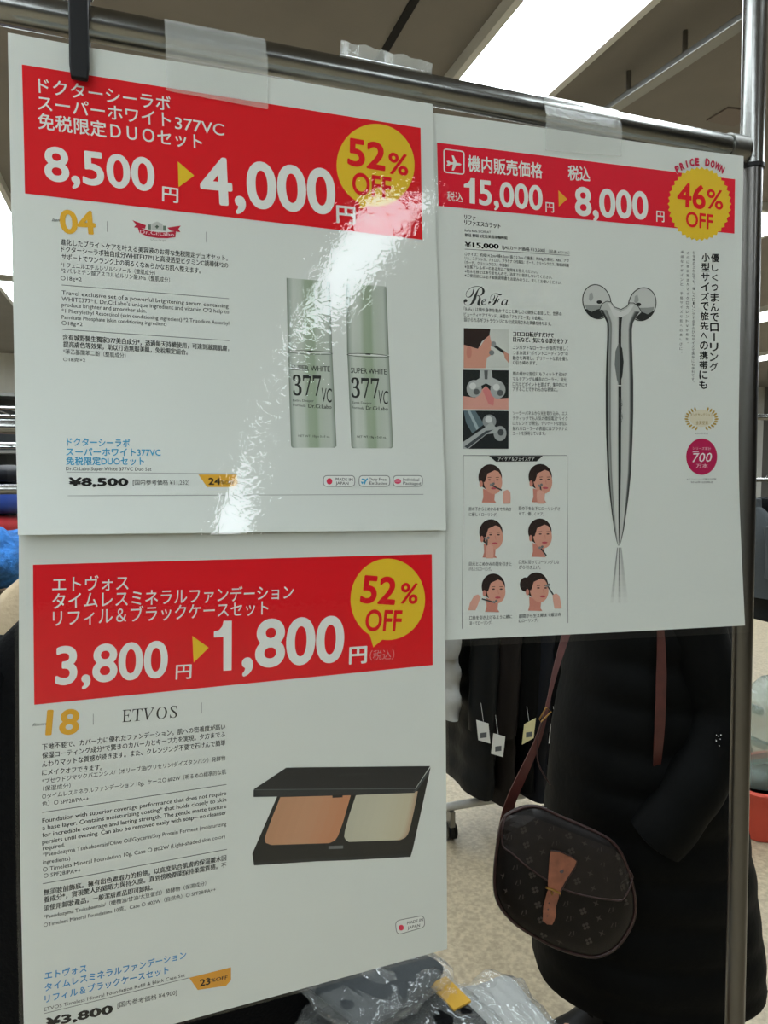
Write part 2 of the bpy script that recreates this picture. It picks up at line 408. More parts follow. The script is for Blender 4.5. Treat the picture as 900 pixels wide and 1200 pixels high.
def o3(u, z):       # hangs from the back of the first sheet's lower edge
    t = (zt - z) / .40; d = max(t - 1, 0)
    return o1(u, max(z, zt - .40)) - .0035 + .006 * d - .018 * d * d + .03 * u * d
def o2(u, z):
    t = (zt - .03 - z) / .45
    return .0008 + .004 * t * t
sh1, sh2, sh3 = Sheet(o1), Sheet(o2), Sheet(o3)
RED, RED2, RED3, YEL, WH, BK = 'dc0318', 'de062c', 'b30d18', 'e3c028', 'e2e6e0', '0c0e0e'
GR = '3a3e3d'; BLUE = '3f9fc6'; PAPER = 'd9ded8'
# ---------------- sign 1
E1 = dict(top=[(9, 38), (130, 60), (250, 79), (380, 101), (507, 122)], bot=[(21, 627), (523, 621)], left=[(9, 38), (13, 240), (17, 440), (21, 627)], right=[(507, 122), (511, 280), (517, 460), (523, 621)])
s1 = empty('price_sign', sh1.P(*sh1.UZ(258, 80)), 'laminated white sign with two silver green bottles, taped under the rail', 'sign')
sheet_mesh(sh1, coons(**E1), -.0006, 0, 'paper_sheet', M['paper'], s1)
film_mesh(sh1, grow(**E1, l=11, t=10, r=3, b_=2), .0009, 'lamination_film', M['film'], s1)
k = Ink(sh1); k.poly([(25.7, 75.7), (492.7, 150), (495, 281), (29.3, 226.7)], RED)
ban = k.build('price_banner', s1)
k = Ink(sh1, .0003).crop(3, 0, 0)
k.text('ドクターシーラボ', 135, 300, 600, 366, 17, WH, .008)
k.text('スーパーホワイト', 132, 360, 600, 423, 17, WH, .008); k.text('377VC', 615, 431, 788, 457, 14, WH, .005)
k.text('免税限定ＤＵＯセット', 133, 425, 710, 500, 17, WH, .014)
k.build('banner_title', ban)
k = Ink(sh1, .0003).crop(3, 0, 0)
k.text('8,500', 155, 570, 543, 613, 39.5, WH, .022); k.text('円', 570, 679, 627, 687, 17, WH, .016); k.build('old_price', ban); k = Ink(sh1, .0003).crop(3, 0, 0)
k.text('4,000', 702, 627, 1178, 672, 54, WH, .024); k.crop(3, 250, 50)
k.text('円', 432, 600, 500, 607, 20, WH, .024); k.text('（税込）', 510, 616, 600, 630, 12, 'e08f8f')
k.build('new_price', ban)
k = Ink(sh1, .0003).crop(3, 0, 0); k.poly([(625, 568), (683, 618), (628, 658)], YEL); k.build('arrow', ban)
def bubble(k, cx, cy, rx, ry, tail): k.ell(cx, cy, rx, ry, YEL, n=56); k.poly(tail, YEL)
k = Ink(sh1, .0003).crop(3, 250, 50)
bubble(k, 570, 431, 137, 145, [(505, 540), (518, 585), (560, 565)])
k.text('52', 472, 379, 605, 402, 32, RED, .028); k.text('%', 615, 420, 685, 431, 25, RED, .02); k.text('OFF', 488, 491, 625, 511, 26, RED, .02)
k.build('discount_badge', ban)
k = Ink(sh1).crop(3, 0, 230)
k.text('04', 210, 86, 335, 92, 27, 'e0ad2e', .028); k.text('Item', 185, 82, 216, 84, 4, GR, ital=.25)
k.build('item_number', s1)
for x, y in ((377, 88), (725, 125)): k = Ink(sh1).crop(3, 0, 230); k.line(x, y, x, y + 37, .8, '9a9f9b'); k.build('divider_mark', s1)
k = Ink(sh1).crop(10, 140, 240)
LR = 'b81c3a'
k.poly([(150, 180), (310, 240), (300, 280), (170, 265), (195, 232)], LR); k.poly([(560, 268), (720, 245), (690, 283), (715, 322), (600, 305)], LR)
k.poly([(375, 290), (375, 225), (440, 195), (505, 225), (505, 305)], 'b9beb9'); k.poly([(335, 230), (370, 232), (370, 292), (335, 288)], '6c7d70'); k.poly([(510, 245), (545, 248), (545, 306), (510, 304)], '6c7d70')
k.poly([(430, 240), (448, 240), (448, 278), (430, 278)], '4f6054', .00005); k.poly([(418, 250), (460, 250), (460, 266), (418, 266)], '4f6054', .00005)
k.poly([(210, 258), (330, 302), (450, 322), (560, 324), (662, 308), (655, 380), (560, 392), (450, 390), (330, 372), (235, 330)], LR, .00006)
k.text('Dr.Ci:Labo', 240, 315, 640, 350, 4.5, 'e5c6cb', .01, lift=.0002); k.text('ジーラボ', 360, 408, 540, 425, 2.5, '8f9591')
k.build('maker_emblem', s1)
k = Ink(sh1).crop(3, 0, 230)
for (t, x0, y0, x1, y1, h, bo) in [
    ('進化したブライトケアを叶える美容液のお得な免税限定デュオセット。', 213, 160, 800, 218, 6.6, .012),
    ('ドクターシーラボ独自成分WHITE377*1と高浸透型ビタミンC誘導体*2の', 215, 185, 802, 243, 6.6, .012),
    ('サポートでワンランク上の明るくなめらかなお肌へ整えます。', 217, 212, 705, 262, 6.6, .012),
    ('*1 フェニルエチルレゾルシノール（整肌成分）', 213, 240, 545, 270, 5.6, 0), ('*2 パルミチン酸アスコルビルリン酸3Na（整肌成分）', 215, 260, 597, 295, 5.6, 0), ('○18g×2', 213, 288, 287, 292, 4.6, 0),
    ('Travel exclusive set of a powerful brightening serum containing', 217, 338, 803, 386, 5, 0),
    ("WHITE377*1. Dr.Ci:Labo's unique ingredient and vitamin C*2 help to", 217, 360, 805, 406, 5, 0),
    ('produce brighter and smoother skin.', 217, 380, 515, 403, 5, 0),
    ('*1 Phenylethyl Resorcinol (skin conditioning ingredient) *2 Trisodium Ascorbyl', 217, 402, 805, 446, 4.6, 0),
    ('Palmitate Phosphate (skin conditioning ingredient)', 217, 424, 585, 449, 4.6, 0), ('○18g×2', 217, 445, 290, 450, 4.6, 0),
    ('含有城野醫生獨家377美白成分*，透過每天持續使用，可達到滋潤肌膚，', 220, 495, 805, 535, 6.4, .02),
    ('提亮膚色等效果，助以打造無瑕美肌，免稅限定組合。', 222, 520, 660, 548, 6.4, .02),
    ('*苯乙基間苯二酚（整肌成分）', 222, 545, 442, 560, 5.6, 0), ('○18克×2', 222, 573, 300, 576, 4.6, 0)]: k.text(t, x0, y0, x1, y1, h, GR, bo)
k.line(217, 312, 805, 360, .7, '808583'); k.line(220, 468, 807, 508, .7, '808583')
k.build('description_text', s1)
k = Ink(sh1).crop(3, 0, 450)
k.text('ドクターシーラボ', 235, 203, 457, 208, 9, BLUE, .02); k.text('スーパーホワイト377VC', 232, 238, 565, 240, 9, BLUE, .02); k.text('免税限定DUOセット', 232, 270, 507, 271, 9, BLUE, .02)
k.text('Dr.Ci:Labo Super White 377VC Duo Set', 232, 297, 532, 299, 4.2, GR)
k.line(235, 310, 832, 316, .6, '8f9491'); k.text('¥8,500', 240, 343, 452, 344, 9.2, BK, .045); k.text('[国内参考価格 ¥11,232]', 467, 345, 665, 346, 6, GR)
k.poly([(697, 318), (832, 318), (835, 350), (822, 362), (728, 362)], 'd9a632'); k.text('24', 732, 341, 775, 342, 8, '2a2114', .03); k.text('%OFF', 776, 345, 823, 347, 4.6, '2a2114', .02)
k.line(238, 393, 1488, 388, .7, '8f9491'); k.build('price_line', s1)
def badge(k, q, dot, l1, l2, kind):
    k.rbox(q, .9, '7e8380', 'dfe3de', .3)
    cx, cy = dot
    if kind == 'dot': k.ell(cx, cy, 10, 11, 'cf2f4e', .0001, 20)
    if kind == 'lips': k.ell(cx, cy, 12, 9, 'd5476b', .0001, 20); k.line(cx - 9, cy, cx + 9, cy, .6, 'eab6c2', .00016)
    if kind == 'plane': k.poly([(cx - 3, cy + 10), (cx + 2, cy - 1), (cx - 10, cy - 6), (cx - 7, cy - 9), (cx + 6, cy - 6), (cx + 12, cy - 11), (cx + 13, cy - 6), (cx + 7, cy + 1), (cx + 2, cy + 12)], '3f9fc6', .0001, False); k.poly([(cx - 12, cy + 2), (cx - 2, cy + 3), (cx - 6, cy + 12), (cx - 9, cy + 8)], '3f9fc6', .0001, False)
    for t, x0, y0, x1, y1 in (l1, l2): k.text(t, x0, y0, x1, y1, 3.6, '33383a', .012)
k = Ink(sh1).crop(3, 250, 300)
badge(k, [(387, 772), (497, 772), (497, 810), (387, 810)], (408, 792), ('MADE IN', 430, 784, 490, 786), ('JAPAN', 430, 798, 475, 799), 'dot')
badge(k, [(512, 772), (620, 772), (620, 810), (512, 810)], (530, 791), ('Duty Free', 547, 784, 608, 785), ('Exclusive', 549, 798, 611, 799), 'plane')
badge(k, [(632, 772), (735, 772), (735, 810), (632, 810)], (648, 792), ('Individual', 667, 785, 723, 786), ('Packaged', 667, 798, 729, 800), 'lips')
k.build('origin_badges', s1)
BST = [(0, '707d70'), (.05, 'a4afa4'), (.14, 'c3cbc2'), (.32, 'bcc6ba'), (.42, '9fae98'), (.58, '97a88f'), (.66, 'b2beaf'), (.9, 'b9c2b8'), (.97, '98a397'), (1, '6c786c')]
def bottle(k, cap, body, ell_):
    k.crop(3, 250, 300)
    (a, b_, c, d) = cap
    mix = lambda p, q, t: (p[0] + (q[0] - p[0]) * t, p[1] + (q[1] - p[1]) * t)
    k.quadgrad([mix(a, d, t / 3) for t in range(4)], [mix(b_, c, t / 3) for t in range(4)], BST)
    (a, b_, c, d) = body
    L = [mix(a, d, t / 4) for t in range(5)] + [(d[0] + 6, d[1] + 6)]; R_ = [mix(b_, c, t / 4) for t in range(5)] + [(c[0] - 7, c[1] + 6)]
    k.quadgrad(L, R_, BST)
    x0, y0, x1, y1 = ell_; cx, cy = (x0 + x1) / 2, (y0 + y1) / 2
    k.path([(cx + (x1 - x0) / 2 * math.cos(q / 12 * math.pi * 2), cy + (y1 - y0) / 2 * math.cos(q / 12 * math.pi * 2) + 6 * math.sin(q / 12 * math.pi * 2)) for q in range(12)], .7, '4a554a', .0001, True)
    k.line(cx - 9, cy - 5, cx + 9, cy - 4, 1.4, '1f281f', .0001)
k = Ink(sh1)
bottle(k, [(257, 77), (410, 90), (418, 340), (262, 333)], [(262, 337), (418, 344), (433, 668), (273, 668)], (260, 336, 420, 343))
k.crop(5.625, 320, 400)
SER = lambda t: t.translate({ord(c): chr(0x1D7CE + i) for i, c in enumerate('0123456789')} | {ord(c): chr(0x1D400 + i) for i, c in enumerate('ABCDEFGHIJKLMNOPQRSTUVWXYZ')})
SLIM = lambda t: ''.join(chr(0x1D434 + ord(c) - 65) for c in t)
INK2 = '262b28'
k.text('SUPER WHITE', 120, 172, 375, 182, 6.6, INK2, .016); k.text(SER('377'), 130, 288, 318, 293, 24.5, INK2, 0, fit=True); k.text('VC', 318, 352, 386, 358, 16.5, INK2, 0, fit=True)
k.text('Extra Deeper', 130, 387, 268, 392, 3, INK2, .008); k.text('Formula', 132, 418, 215, 424, 3, INK2, .008); k.text('Dr.Ci:Labo', 232, 424, 385, 432, 4.6, INK2, .02); k.text('NET WT. 18g e 0.63 oz.', 165, 622, 375, 628, 2.6, INK2)
k.build('bottle_picture', s1)
k = Ink(sh1)
bottle(k, [(467, 97), (608, 107), (617, 348), (470, 343)], [(471, 348), (617, 354), (632, 670), (485, 670)], (469, 346, 618, 353))
k.crop(5.625, 320, 400)
k.text('SUPER WHITE', 512, 190, 748, 200, 6.6, INK2, .016); k.text(SER('377'), 515, 305, 700, 309, 23.8, INK2, 0, fit=True); k.text('VC', 692, 365, 758, 372, 16, INK2, 0, fit=True)
k.text('Extra Deeper', 520, 402, 650, 407, 3, INK2, .008); k.text('Formula', 520, 435, 600, 440, 3, INK2, .008); k.text('Dr.Ci:Labo', 612, 437, 757, 445, 4.6, INK2, .02); k.text('NET WT. 18g e 0.63 oz.', 552, 628, 745, 633, 2.6, INK2)
k.build('bottle_picture', s1)
# ---------------- sign 3 (lower)
E3 = dict(top=[(22, 600), (521, 600)], bot=[(29, 1248), (524, 1112)], left=[(22, 600), (22.3, 800), (24, 1020), (29, 1248)], right=[(521, 600), (521.5, 760), (523, 940), (524, 1112)])
s3 = empty('price_sign', sh3.P(*sh3.UZ(270, 620)), 'laminated white sign with open black powder compact, hung below bottle sign', 'sign')
sheet_mesh(sh3, coons(**E3), -.0006, 0, 'paper_sheet', M['paper'], s3)
film_mesh(sh3, grow(**E3, l=5, t=4, r=3, b_=3), .0009, 'lamination_film', M['film'], s3)
k = Ink(sh3); k.poly([(38.7, 661.8), (506, 649.3), (507, 779.3), (40.2, 825.8)], RED)
ban = k.build('price_banner', s3)
k = Ink(sh3, .0003)
k.text('エトヴォス', 61.4, 684.5, 150.7, 682.5, 17, WH, .006); k.text('タイムレスミネラルファンデーション', 61.4, 704.4, 344, 693.3, 17, WH, .006); k.text('リフィル＆ブラックケースセット', 62, 724.6, 314.3, 711.7, 17, WH, .006)
k.build('banner_title', ban)
k = Ink(sh3, .0003)
k.text('3,800', 65.1, 779, 196.7, 770.7, 44, WH, .022); k.text('円', 206, 787, 224.4, 786, 16.5, WH, .016); k.build('old_price', ban); k = Ink(sh3, .0003)
k.crop(3, 230, 640).poly([(62, 300), (80, 295), (91, 282), (96, 262), (125, 262), (124, 436), (95, 438), (95, 319), (62, 321)], WH); k.text(',800', 162, 341, 520, 320, 55, WH, .024); k.crop(1, 0, 0); k.text('円', 409, 767.5, 430, 766, 19.5, WH, .024); k.text('（税込）', 433.3, 768, 462, 766.5, 11, 'dc8a8a')
k.build('new_price', ban)
k = Ink(sh3, .0003).crop(3.214, 20, 640); k.poly([(660, 338), (722, 382), (665, 438)], YEL); k.build('arrow', ban)
k = Ink(sh3, .0003).crop(3, 230, 640)
bubble(k, 673, 187, 131, 143, [(608, 305), (622, 355), (662, 322)])
k.text('52', 580, 147, 703, 156, 32, RED, .028); k.text('%', 718, 162, 780, 165, 24, RED, .02); k.text('OFF', 595, 258, 722, 260, 25, RED, .02)
k.build('discount_badge', ban)
k = Ink(sh3).crop(3.214, 20, 810)
k.text('18', 110, 115, 235, 111, 29, 'dba52c', .03); k.text('Item', 62, 125, 112, 121, 3.8, GR, ital=.25); 
k.build('item_number', s3)
for x, y in ((287, 85), (695, 42)): k = Ink(sh3).crop(3.214, 20, 810); k.line(x, y, x, y + 41, .8, '9a9f9b'); k.build('divider_mark', s3)
k = Ink(sh3).crop(3.214, 20, 810); 
for ch, xa, xb in (('E', 392, 432), ('T', 437, 477), ('V', 480, 522), ('O', 524, 566), ('S', 572, 605)): k.text(SLIM(ch), xa, 94 - (xa - 392) * .085, xb, 94 - (xb - 392) * .085, 14, '232726', 0, fit=True, ital=-.36)
k.build('maker_name', s3)
k = Ink(sh3).crop(3.75, 40, 840)
for (t, x0, y0, x1, y1, h, bo) in [
    ('下地不要で、カバー力に優れたファンデーション。肌への密着度が高い', 35, 132, 840, 42, 6.6, .012), ('保湿コーティング成分*で驚きのカバー力とキープ力を実現。夕方までふ', 35, 170, 840, 75, 6.6, .012),
    ('んわりマットな質感が続きます。また、クレンジング不要で石けんで簡単', 35, 208, 840, 112, 6.6, .012), ('にメイクオフできます。', 35, 245, 298, 221, 6.6, .012),
    ('*プセウドジマツクバエンシス/（オリーブ油/グリセリン/ダイズタンパク）発酵物', 35, 283, 840, 180, 5.6, 0), ('（保湿成分）', 38, 315, 160, 301, 5.6, 0),
    ('○タイムレスミネラルファンデーション 10g、ケース○ #02W（明るめの標準的な肌', 35, 350, 843, 240, 5.6, 0), ('色）○ SPF28/PA++', 35, 382, 240, 358, 5.6, 0)]: k.text(t, x0, y0, x1, y1, h, GR, bo)
k.line(35, 420, 845, 297, .8, '6f7472')
k.crop(3.214, 20, 810)
for (t, x0, y0, x1, y1, h, bo) in [
    ('Foundation with superior coverage performance that does not require', 95, 487, 788, 382, 5.2, .01), ('a base layer. Contains moisturizing coating* that holds closely to skin', 95, 514, 788, 406, 5.2, .01),
    ('for incredible coverage and lasting strength. The gentle matte texture', 95, 541, 788, 431, 5.2, .01), ('persists until evening. Can also be removed easily with soap—no cleanser', 95, 567, 788, 455, 5.2, .01), ('required.', 97, 590, 180, 577, 5.2, .01),
    ('*Pseudozyma Tsukubaensis/Olive Oil/Glycerin/Soy Protein Ferment (moisturizing', 97, 615, 788, 498, 4.8, 0), ('ingredients)', 97, 643, 200, 628, 4.8, 0),
    ('○ Timeless Mineral Foundation 10g, Case ○ #02W (Light-shaded skin color)', 97, 672, 783, 545, 4.8, 0), ('○ SPF28/PA++', 100, 695, 240, 673, 4.8, 0),
    ('無須妝前飾底。擁有出色遮瑕力的粉餅。以高度貼合肌膚的保濕鍍水因', 100, 758, 788, 626, 6.4, .022), ('養成分*，實現驚人的遮瑕力與持久度。直到傍晚都能保持柔霧質感。不', 100, 785, 788, 652, 6.4, .022), ('須使用卸妝產品，一般潔膚產品即可卸除。', 100, 817, 510, 738, 6.4, .022),
    ('*Pseudozyma Tsukubaensis/（橄欖油/甘油/大豆蛋白）發酵物（保濕成分）', 100, 850, 712, 722, 5.2, .004), ('○Timeless Mineral Foundation 10克、Case ○ #02W（自然色）○ SPF28/PA++', 100, 880, 748, 745, 5.2, .004)]: k.text(t, x0, y0, x1, y1, h, GR, bo)
k.line(97, 725, 790, 595, .8, '6f7472')
k.build('description_text', s3)
k = Ink(sh3).crop(3, 0, 1000)
B2 = '3f8fc6'
k.text('エトヴォス', 157, 430, 305, 402, 8.6, B2, .02); k.text('タイムレスミネラルファンデーション', 157, 472, 655, 355, 8.6, B2, .02); k.text('リフィル＆ブラックケースセット', 157, 512, 593, 408, 8.6, B2, .02)
k.text('ETVOS Timeless Mineral Foundation Refill & Black Case Set', 155, 548, 650, 426, 4.2, GR); k.line(155, 563, 665, 437, .7, '6f7472')
k.text('¥3,800', 160, 595, 398, 545, 10, BK, .045); k.text('[国内参考価格 ¥4,900]', 413, 533, 622, 487, 6, GR)
k.poly([(665, 437), (812, 400), (812, 445), (795, 465), (695, 480)], 'd99a2b'); k.text('23', 702, 455, 740, 447, 8, '2a2114', .03); k.text('%OFF', 742, 446, 800, 434, 4.6, '2a2114', .02)
k.build('price_line', s3)
k = Ink(sh3).crop(3.3333, 270, 870)
k.poly([(185, 205), (85, 435), (92, 480), (340, 464), (460, 460), (703, 447), (712, 418), (782, 96), (722, 185)], '101314')
k.poly([(92, 468), (340, 452), (704, 436), (703, 447), (460, 460), (340, 464), (92, 480)], '202426', .00006)
k.poly([(90, 183), (218, 98), (780, 92), (722, 180)], '171b1f', .0001); k.poly([(90, 185), (722, 181), (720, 197), (435, 207), (90, 213)], '23282c', .0001); k.path([(92, 184), (722, 180)], .8, '565d61', .00015)
k.poly([(716, 196), (722, 182), (778, 100), (776, 118), (728, 188)], '3a4145', .00012)
k.quadgrad([(195, 213), (160, 300), (138, 360), (133, 378), (138, 392), (160, 400)], [(470, 206), (440, 310), (420, 365), (410, 380), (402, 386), (385, 393)], [(0, 'b98a68'), (.5, 'c3926f'), (1, 'c58761')], .0001)
k.quadgrad([(490, 206), (465, 280), (447, 345), (444, 368), (450, 380), (462, 388)], [(732, 190), (716, 270), (700, 340), (692, 360), (682, 372), (662, 381)], [(0, 'bdbba7'), (.5, 'c5c2ab'), (.9, 'c4bda2'), (1, 'b4977c')], .0001)
k.poly([(398, 205), (438, 203), (438, 214), (398, 216)], '101314', .00016); k.poly([(383, 404), (440, 402), (440, 414), (383, 416)], '6a6e70', .0001); k.text('ETVOS', 425, 128, 535, 122, 2.6, '2c3134', lift=.00016)
k.build('compact_picture', s3)
k = Ink(sh3).crop(3.3333, 270, 870)
badge(k, [(643, 697), (755, 675), (760, 720), (650, 752)], (667, 723), ('MADE IN', 690, 705, 752, 691), ('JAPAN', 692, 724, 740, 713), 'dot'); k.build('origin_badge', s3)
# ---------------- sign 2 (right)
E2 = dict(top=[(500, 131.5), (610, 146), (780, 171), (871.5, 183)], bot=[(500, 751), (700, 742), (873, 733)], left=[(500, 131.5), (500, 751)], right=[(871.5, 183), (867, 400), (866, 560), (873, 733)])
s2 = empty('price_sign', sh2.P(*sh2.UZ(690, 160)), 'laminated white sign showing a silver two-ball face roller, right of bottle sign', 'sign')
sheet_mesh(sh2, coons(**E2), -.0006, 0, 'paper_sheet', M['paper'], s2)
film_mesh(sh2, grow(**E2, l=3, t=6, r=5, b_=8), .0009, 'lamination_film', M['film'], s2)
k = Ink(sh2).crop(2.25, 500, 0); k.poly([(27, 376), (813, 473), (811, 616), (31, 543)], RED2); ban = k.build('price_banner', s2)
k = Ink(sh2, .0003).crop(2.25, 500, 0)
k.rbox([(45, 393), (98, 400), (98, 460), (46, 454)], 1.5, WH, None, .12)
k.poly([(52, 425), (58, 424), (63, 428), (70, 428), (66, 410), (71, 411), (79, 429), (88, 431), (92, 434), (87, 437), (78, 436), (71, 450), (66, 449), (69, 434), (63, 434), (57, 439), (52, 437), (55, 431)], WH, 0, False)
k.build('plane_icon', ban); k = Ink(sh2, .0003).crop(2.25, 500, 0)
k.text('機内販売価格', 108, 430, 305, 451, 17, WH, .02); k.build('banner_title', ban); k = Ink(sh2, .0003).crop(2.25, 500, 0); k.text('税込', 372, 455, 430, 460, 16, WH, .02)
k.build('banner_title', ban)
k = Ink(sh2, .0003).crop(2.25, 500, 0)
k.text('税込', 53, 517, 95, 521, 10.5, WH, .01); k.poly([(98, 486), (107, 483), (113, 477), (116, 470), (127, 471), (127, 538), (113, 536), (113, 495), (98, 494)], WH); k.text('5,000', 137, 505, 305, 521, 29, WH, .022); k.text('円', 313, 545, 335, 547, 11.5, WH, .016); k.build('old_price', ban); k = Ink(sh2, .0003).crop(2.25, 500, 0)
k.text('8,000', 390, 528, 583, 541, 33, WH, .024); k.text('円', 605, 569, 626, 571, 12.5, WH, .016); k.build('new_price', ban)
k = Ink(sh2, .0003).crop(2.25, 500, 0); k.poly([(347, 502), (370, 525), (348, 545)], 'e8a72c'); k.build('arrow', ban)
k = Ink(sh2, .0003).crop(2.25, 500, 0)
n = 38; k.poly([(719 + (84 if i % 2 == 0 else 78) * math.cos(math.pi * i / n), 538 + (98 if i % 2 == 0 else 92) * math.sin(math.pi * i / n)) for i in range(2 * n)], YEL)
k.text('46', 660, 510, 735, 520, 28, RED, .024); k.text('%', 738, 522, 781, 527, 23, RED, .014); k.text('OFF', 683, 576, 754, 585, 18, RED, .02)
for i, ch in enumerate('PRICE DOWN'):
    if ch == ' ': continue
    wf = {'I': .32, 'W': 1.25}.get(ch, 1); a = math.radians(124 - 68 * i / 9); cx, cy = 719 + 105 * math.cos(a), 545 - 118 * math.sin(a); dx, dy = 6.0 * wf * math.sin(a), (6.0 * math.cos(a) + .5) * wf
    k.text(ch, cx - dx, cy - dy, cx + dx, cy + dy, 10.5, WH, .08, .0001, True); k.text(ch, cx - dx, cy - dy, cx + dx, cy + dy, 9.6, 'c3254a', .07, .0003, True)
k.build('discount_badge', ban)
k = Ink(sh2).crop(5, 520, 240)
k.text('リファ', 120, 70, 187, 77, 5.4, BK, .03); k.text('リファエスカラット', 120, 102, 332, 125, 5.8, BK, .03); k.text('ReFa Refa S CARAT', 122, 150, 275, 161, 2.8, GR); k.text('黎琺 黎琺 S克拉美容滾輪棒組', 122, 177, 372, 194, 3.8, GR, .02)
k.text('¥15,000', 122, 232, 322, 244, 6, BK, .045); k.text('〔JALカード価格 ¥13,500〕', 342, 249, 592, 268, 4.4, GR, .012); k.text('〔品番 603105〕', 615, 272, 735, 282, 3.6, GR); k.line(122, 260, 737, 297, .6, '6f7472')
for (t, x0, y0, x1, y1) in [('○サイズ：約縦14.2cm×横4.2cm×高さ2.2cm ○重量：約50g ○素材：ABS、アク', 122, 288, 733, 328), ('リル、ステンレス、ナイロン、プラチナ ○付属品：ポーチ、クリーンクロス、取扱説明書', 122, 312, 733, 355), ('（ポーチ、クリーンクロス：中国製）', 122, 337, 378, 356), ('※金属アレルギーのある方はご使用をお控えください。', 122, 362, 548, 394), ('※防水仕様ではありませんので、浴室では使用しないでください。', 122, 388, 635, 426), ('※ご使用前には必ず取扱説明書をお読みのうえ、正しくお使いください。', 122, 413, 690, 458)]: k.text(t, x0, y0, x1, y1, 3.8, GR, .004)
for (t, x0, y0, x1, y1) in [('「ReFa」は顔や身体を動かすことと美しさの関係に着目した、世界の', 118, 610, 690, 640), ('ビューティケアブランド。米国の「アカデミー賞」の会場に', 118, 642, 580, 666), ('設けられるギフトラウンジにも公式採用された実績を持ちます。', 118, 672, 630, 698)]: k.text(t, x0, y0, x1, y1, 4.4, GR, .004)
k.crop(4.5, 520, 380)
k.text('コロコロ転がすだけで', 365, 50, 580, 58, 5.6, BK, .03); k.text('目元など、気になる部分をケア', 365, 79, 655, 91, 5.6, BK, .03)
for t, y, x1 in [('コンパクトなローラーが指先で優しく', 122, 655), ('つまみ流す“ポイントニーディング”の', 150, 655), ('動きを再現し、デリケートな肌を優し', 177, 655), ('く引き締めます。', 202, 490), ('顔の細かな部位にもフィットする360°', 260, 650), ('マルチアングル構造のローラー。目元、', 288, 652), ('口元などポイントを選ばず、集中的にケ', 316, 652), ('アすることでやわらかな表情に。', 342, 600), ('ソーラーパネルから光を取り込み、エス', 468, 652), ('テティックでも人気の微弱電流“マイク', 495, 652), ('ロカレント”が発生。デリケートな部位に', 521, 652), ('触れるローラーの表面にはプラチナム', 549, 652), ('コートを採用しています。', 575, 537)]: k.text(t, 363, y, x1, y + (x1 - 363) * .025 * (1 - y / 700), 4.4, GR, .004)
k.build('description_text', s2)
k = Ink(sh2).crop(5, 520, 240)
SC = '3b403f'
k.text('\u211B', 115, 532, 240, 536, 23, SC, 0, fit=True); k.text('\U0001D452', 218, 568, 250, 570, 7.5, SC, 0, fit=True); k.text('\u2131', 260, 553, 342, 557, 14.5, SC, 0, fit=True); k.text('\U0001D44E', 335, 571, 378, 573, 7.5, SC, 0, fit=True)
k.build('maker_name', s2)
SK, SK2, HR = 'cf9783', 'c58474', '2a1c18'
k = Ink(sh2).crop(4.5, 520, 380)
k.poly([(105, 20), (344, 28), (343, 232), (104, 232)], 'c8cdc6')
k.poly([(105, 95), (190, 120), (240, 45), (247, 85), (258, 108), (246, 118), (250, 140), (244, 152), (246, 165), (228, 176), (219, 232), (105, 232)], SK, .00006); k.poly([(105, 20), (245, 25), (240, 58), (200, 92), (180, 130), (105, 108)], HR, .0001); k.ell(133, 148, 14, 34, SK2, .00012, 18)
k.ell(262, 105, 13, 15, '8f9494', .00014, 16); k.ell(252, 150, 14, 14, '7e8484', .00014, 16); k.line(268, 115, 322, 152, 3.2, '2a2e2e', .00012); k.poly([(312, 140), (343, 158), (342, 205), (322, 180)], SK, .00014)
k.build('usage_photo', s2)
k = Ink(sh2).crop(4.5, 520, 380)
k.poly([(102, 240), (342, 243), (341, 450), (101, 448)], '1b201f'); k.poly([(101, 378), (165, 388), (200, 345), (222, 325), (245, 350), (280, 392), (341, 388), (341, 450), (101, 448)], 'd39c8e', .00006); k.poly([(205, 350), (222, 327), (245, 352), (265, 390), (262, 430), (235, 420)], 'd07f7e', .00008)
for cx, cy in ((160, 340), (285, 346)): k.ell(cx, cy, 40, 46, 'a3a8a6', .0001, 24); k.ell(cx - 8, cy - 14, 18, 18, 'd2d6d3', .00013, 16); k.ell(cx + 12, cy + 16, 16, 16, '55595a', .00013, 16)
k.poly([(190, 243), (252, 243), (256, 282), (305, 305), (268, 335), (222, 312), (180, 332), (142, 312), (188, 285)], 'b4b9b7', .00012); k.poly([(212, 244), (232, 244), (230, 290), (215, 290)], '5a5f5f', .00016); k.build('usage_photo', s2)
k = Ink(sh2).crop(4.5, 520, 380)
k.poly([(101, 455), (342, 457), (341, 657), (100, 657)], '1a1f20'); k.poly([(104, 456), (166, 456), (212, 528), (150, 575), (118, 520)], '5f7278', .00006); k.poly([(125, 456), (140, 456), (185, 548), (172, 558)], '9fb0b3', .00008)
k.ell(240, 512, 36, 36, '8e9493', .0001, 24); k.ell(236, 502, 18, 18, 'cdd2d0', .00013, 16); k.ell(296, 576, 34, 40, '9aa09e', .0001, 24); k.ell(300, 570, 16, 18, '44494a', .00013, 16)
k.poly([(100, 622), (215, 545), (250, 512), (270, 540), (310, 548), (270, 575), (225, 580), (130, 657), (100, 657)], 'a7adab', .00011); k.poly([(108, 645), (222, 562), (262, 556), (222, 578), (125, 655)], '40474a', .00014); k.build('usage_photo', s2)
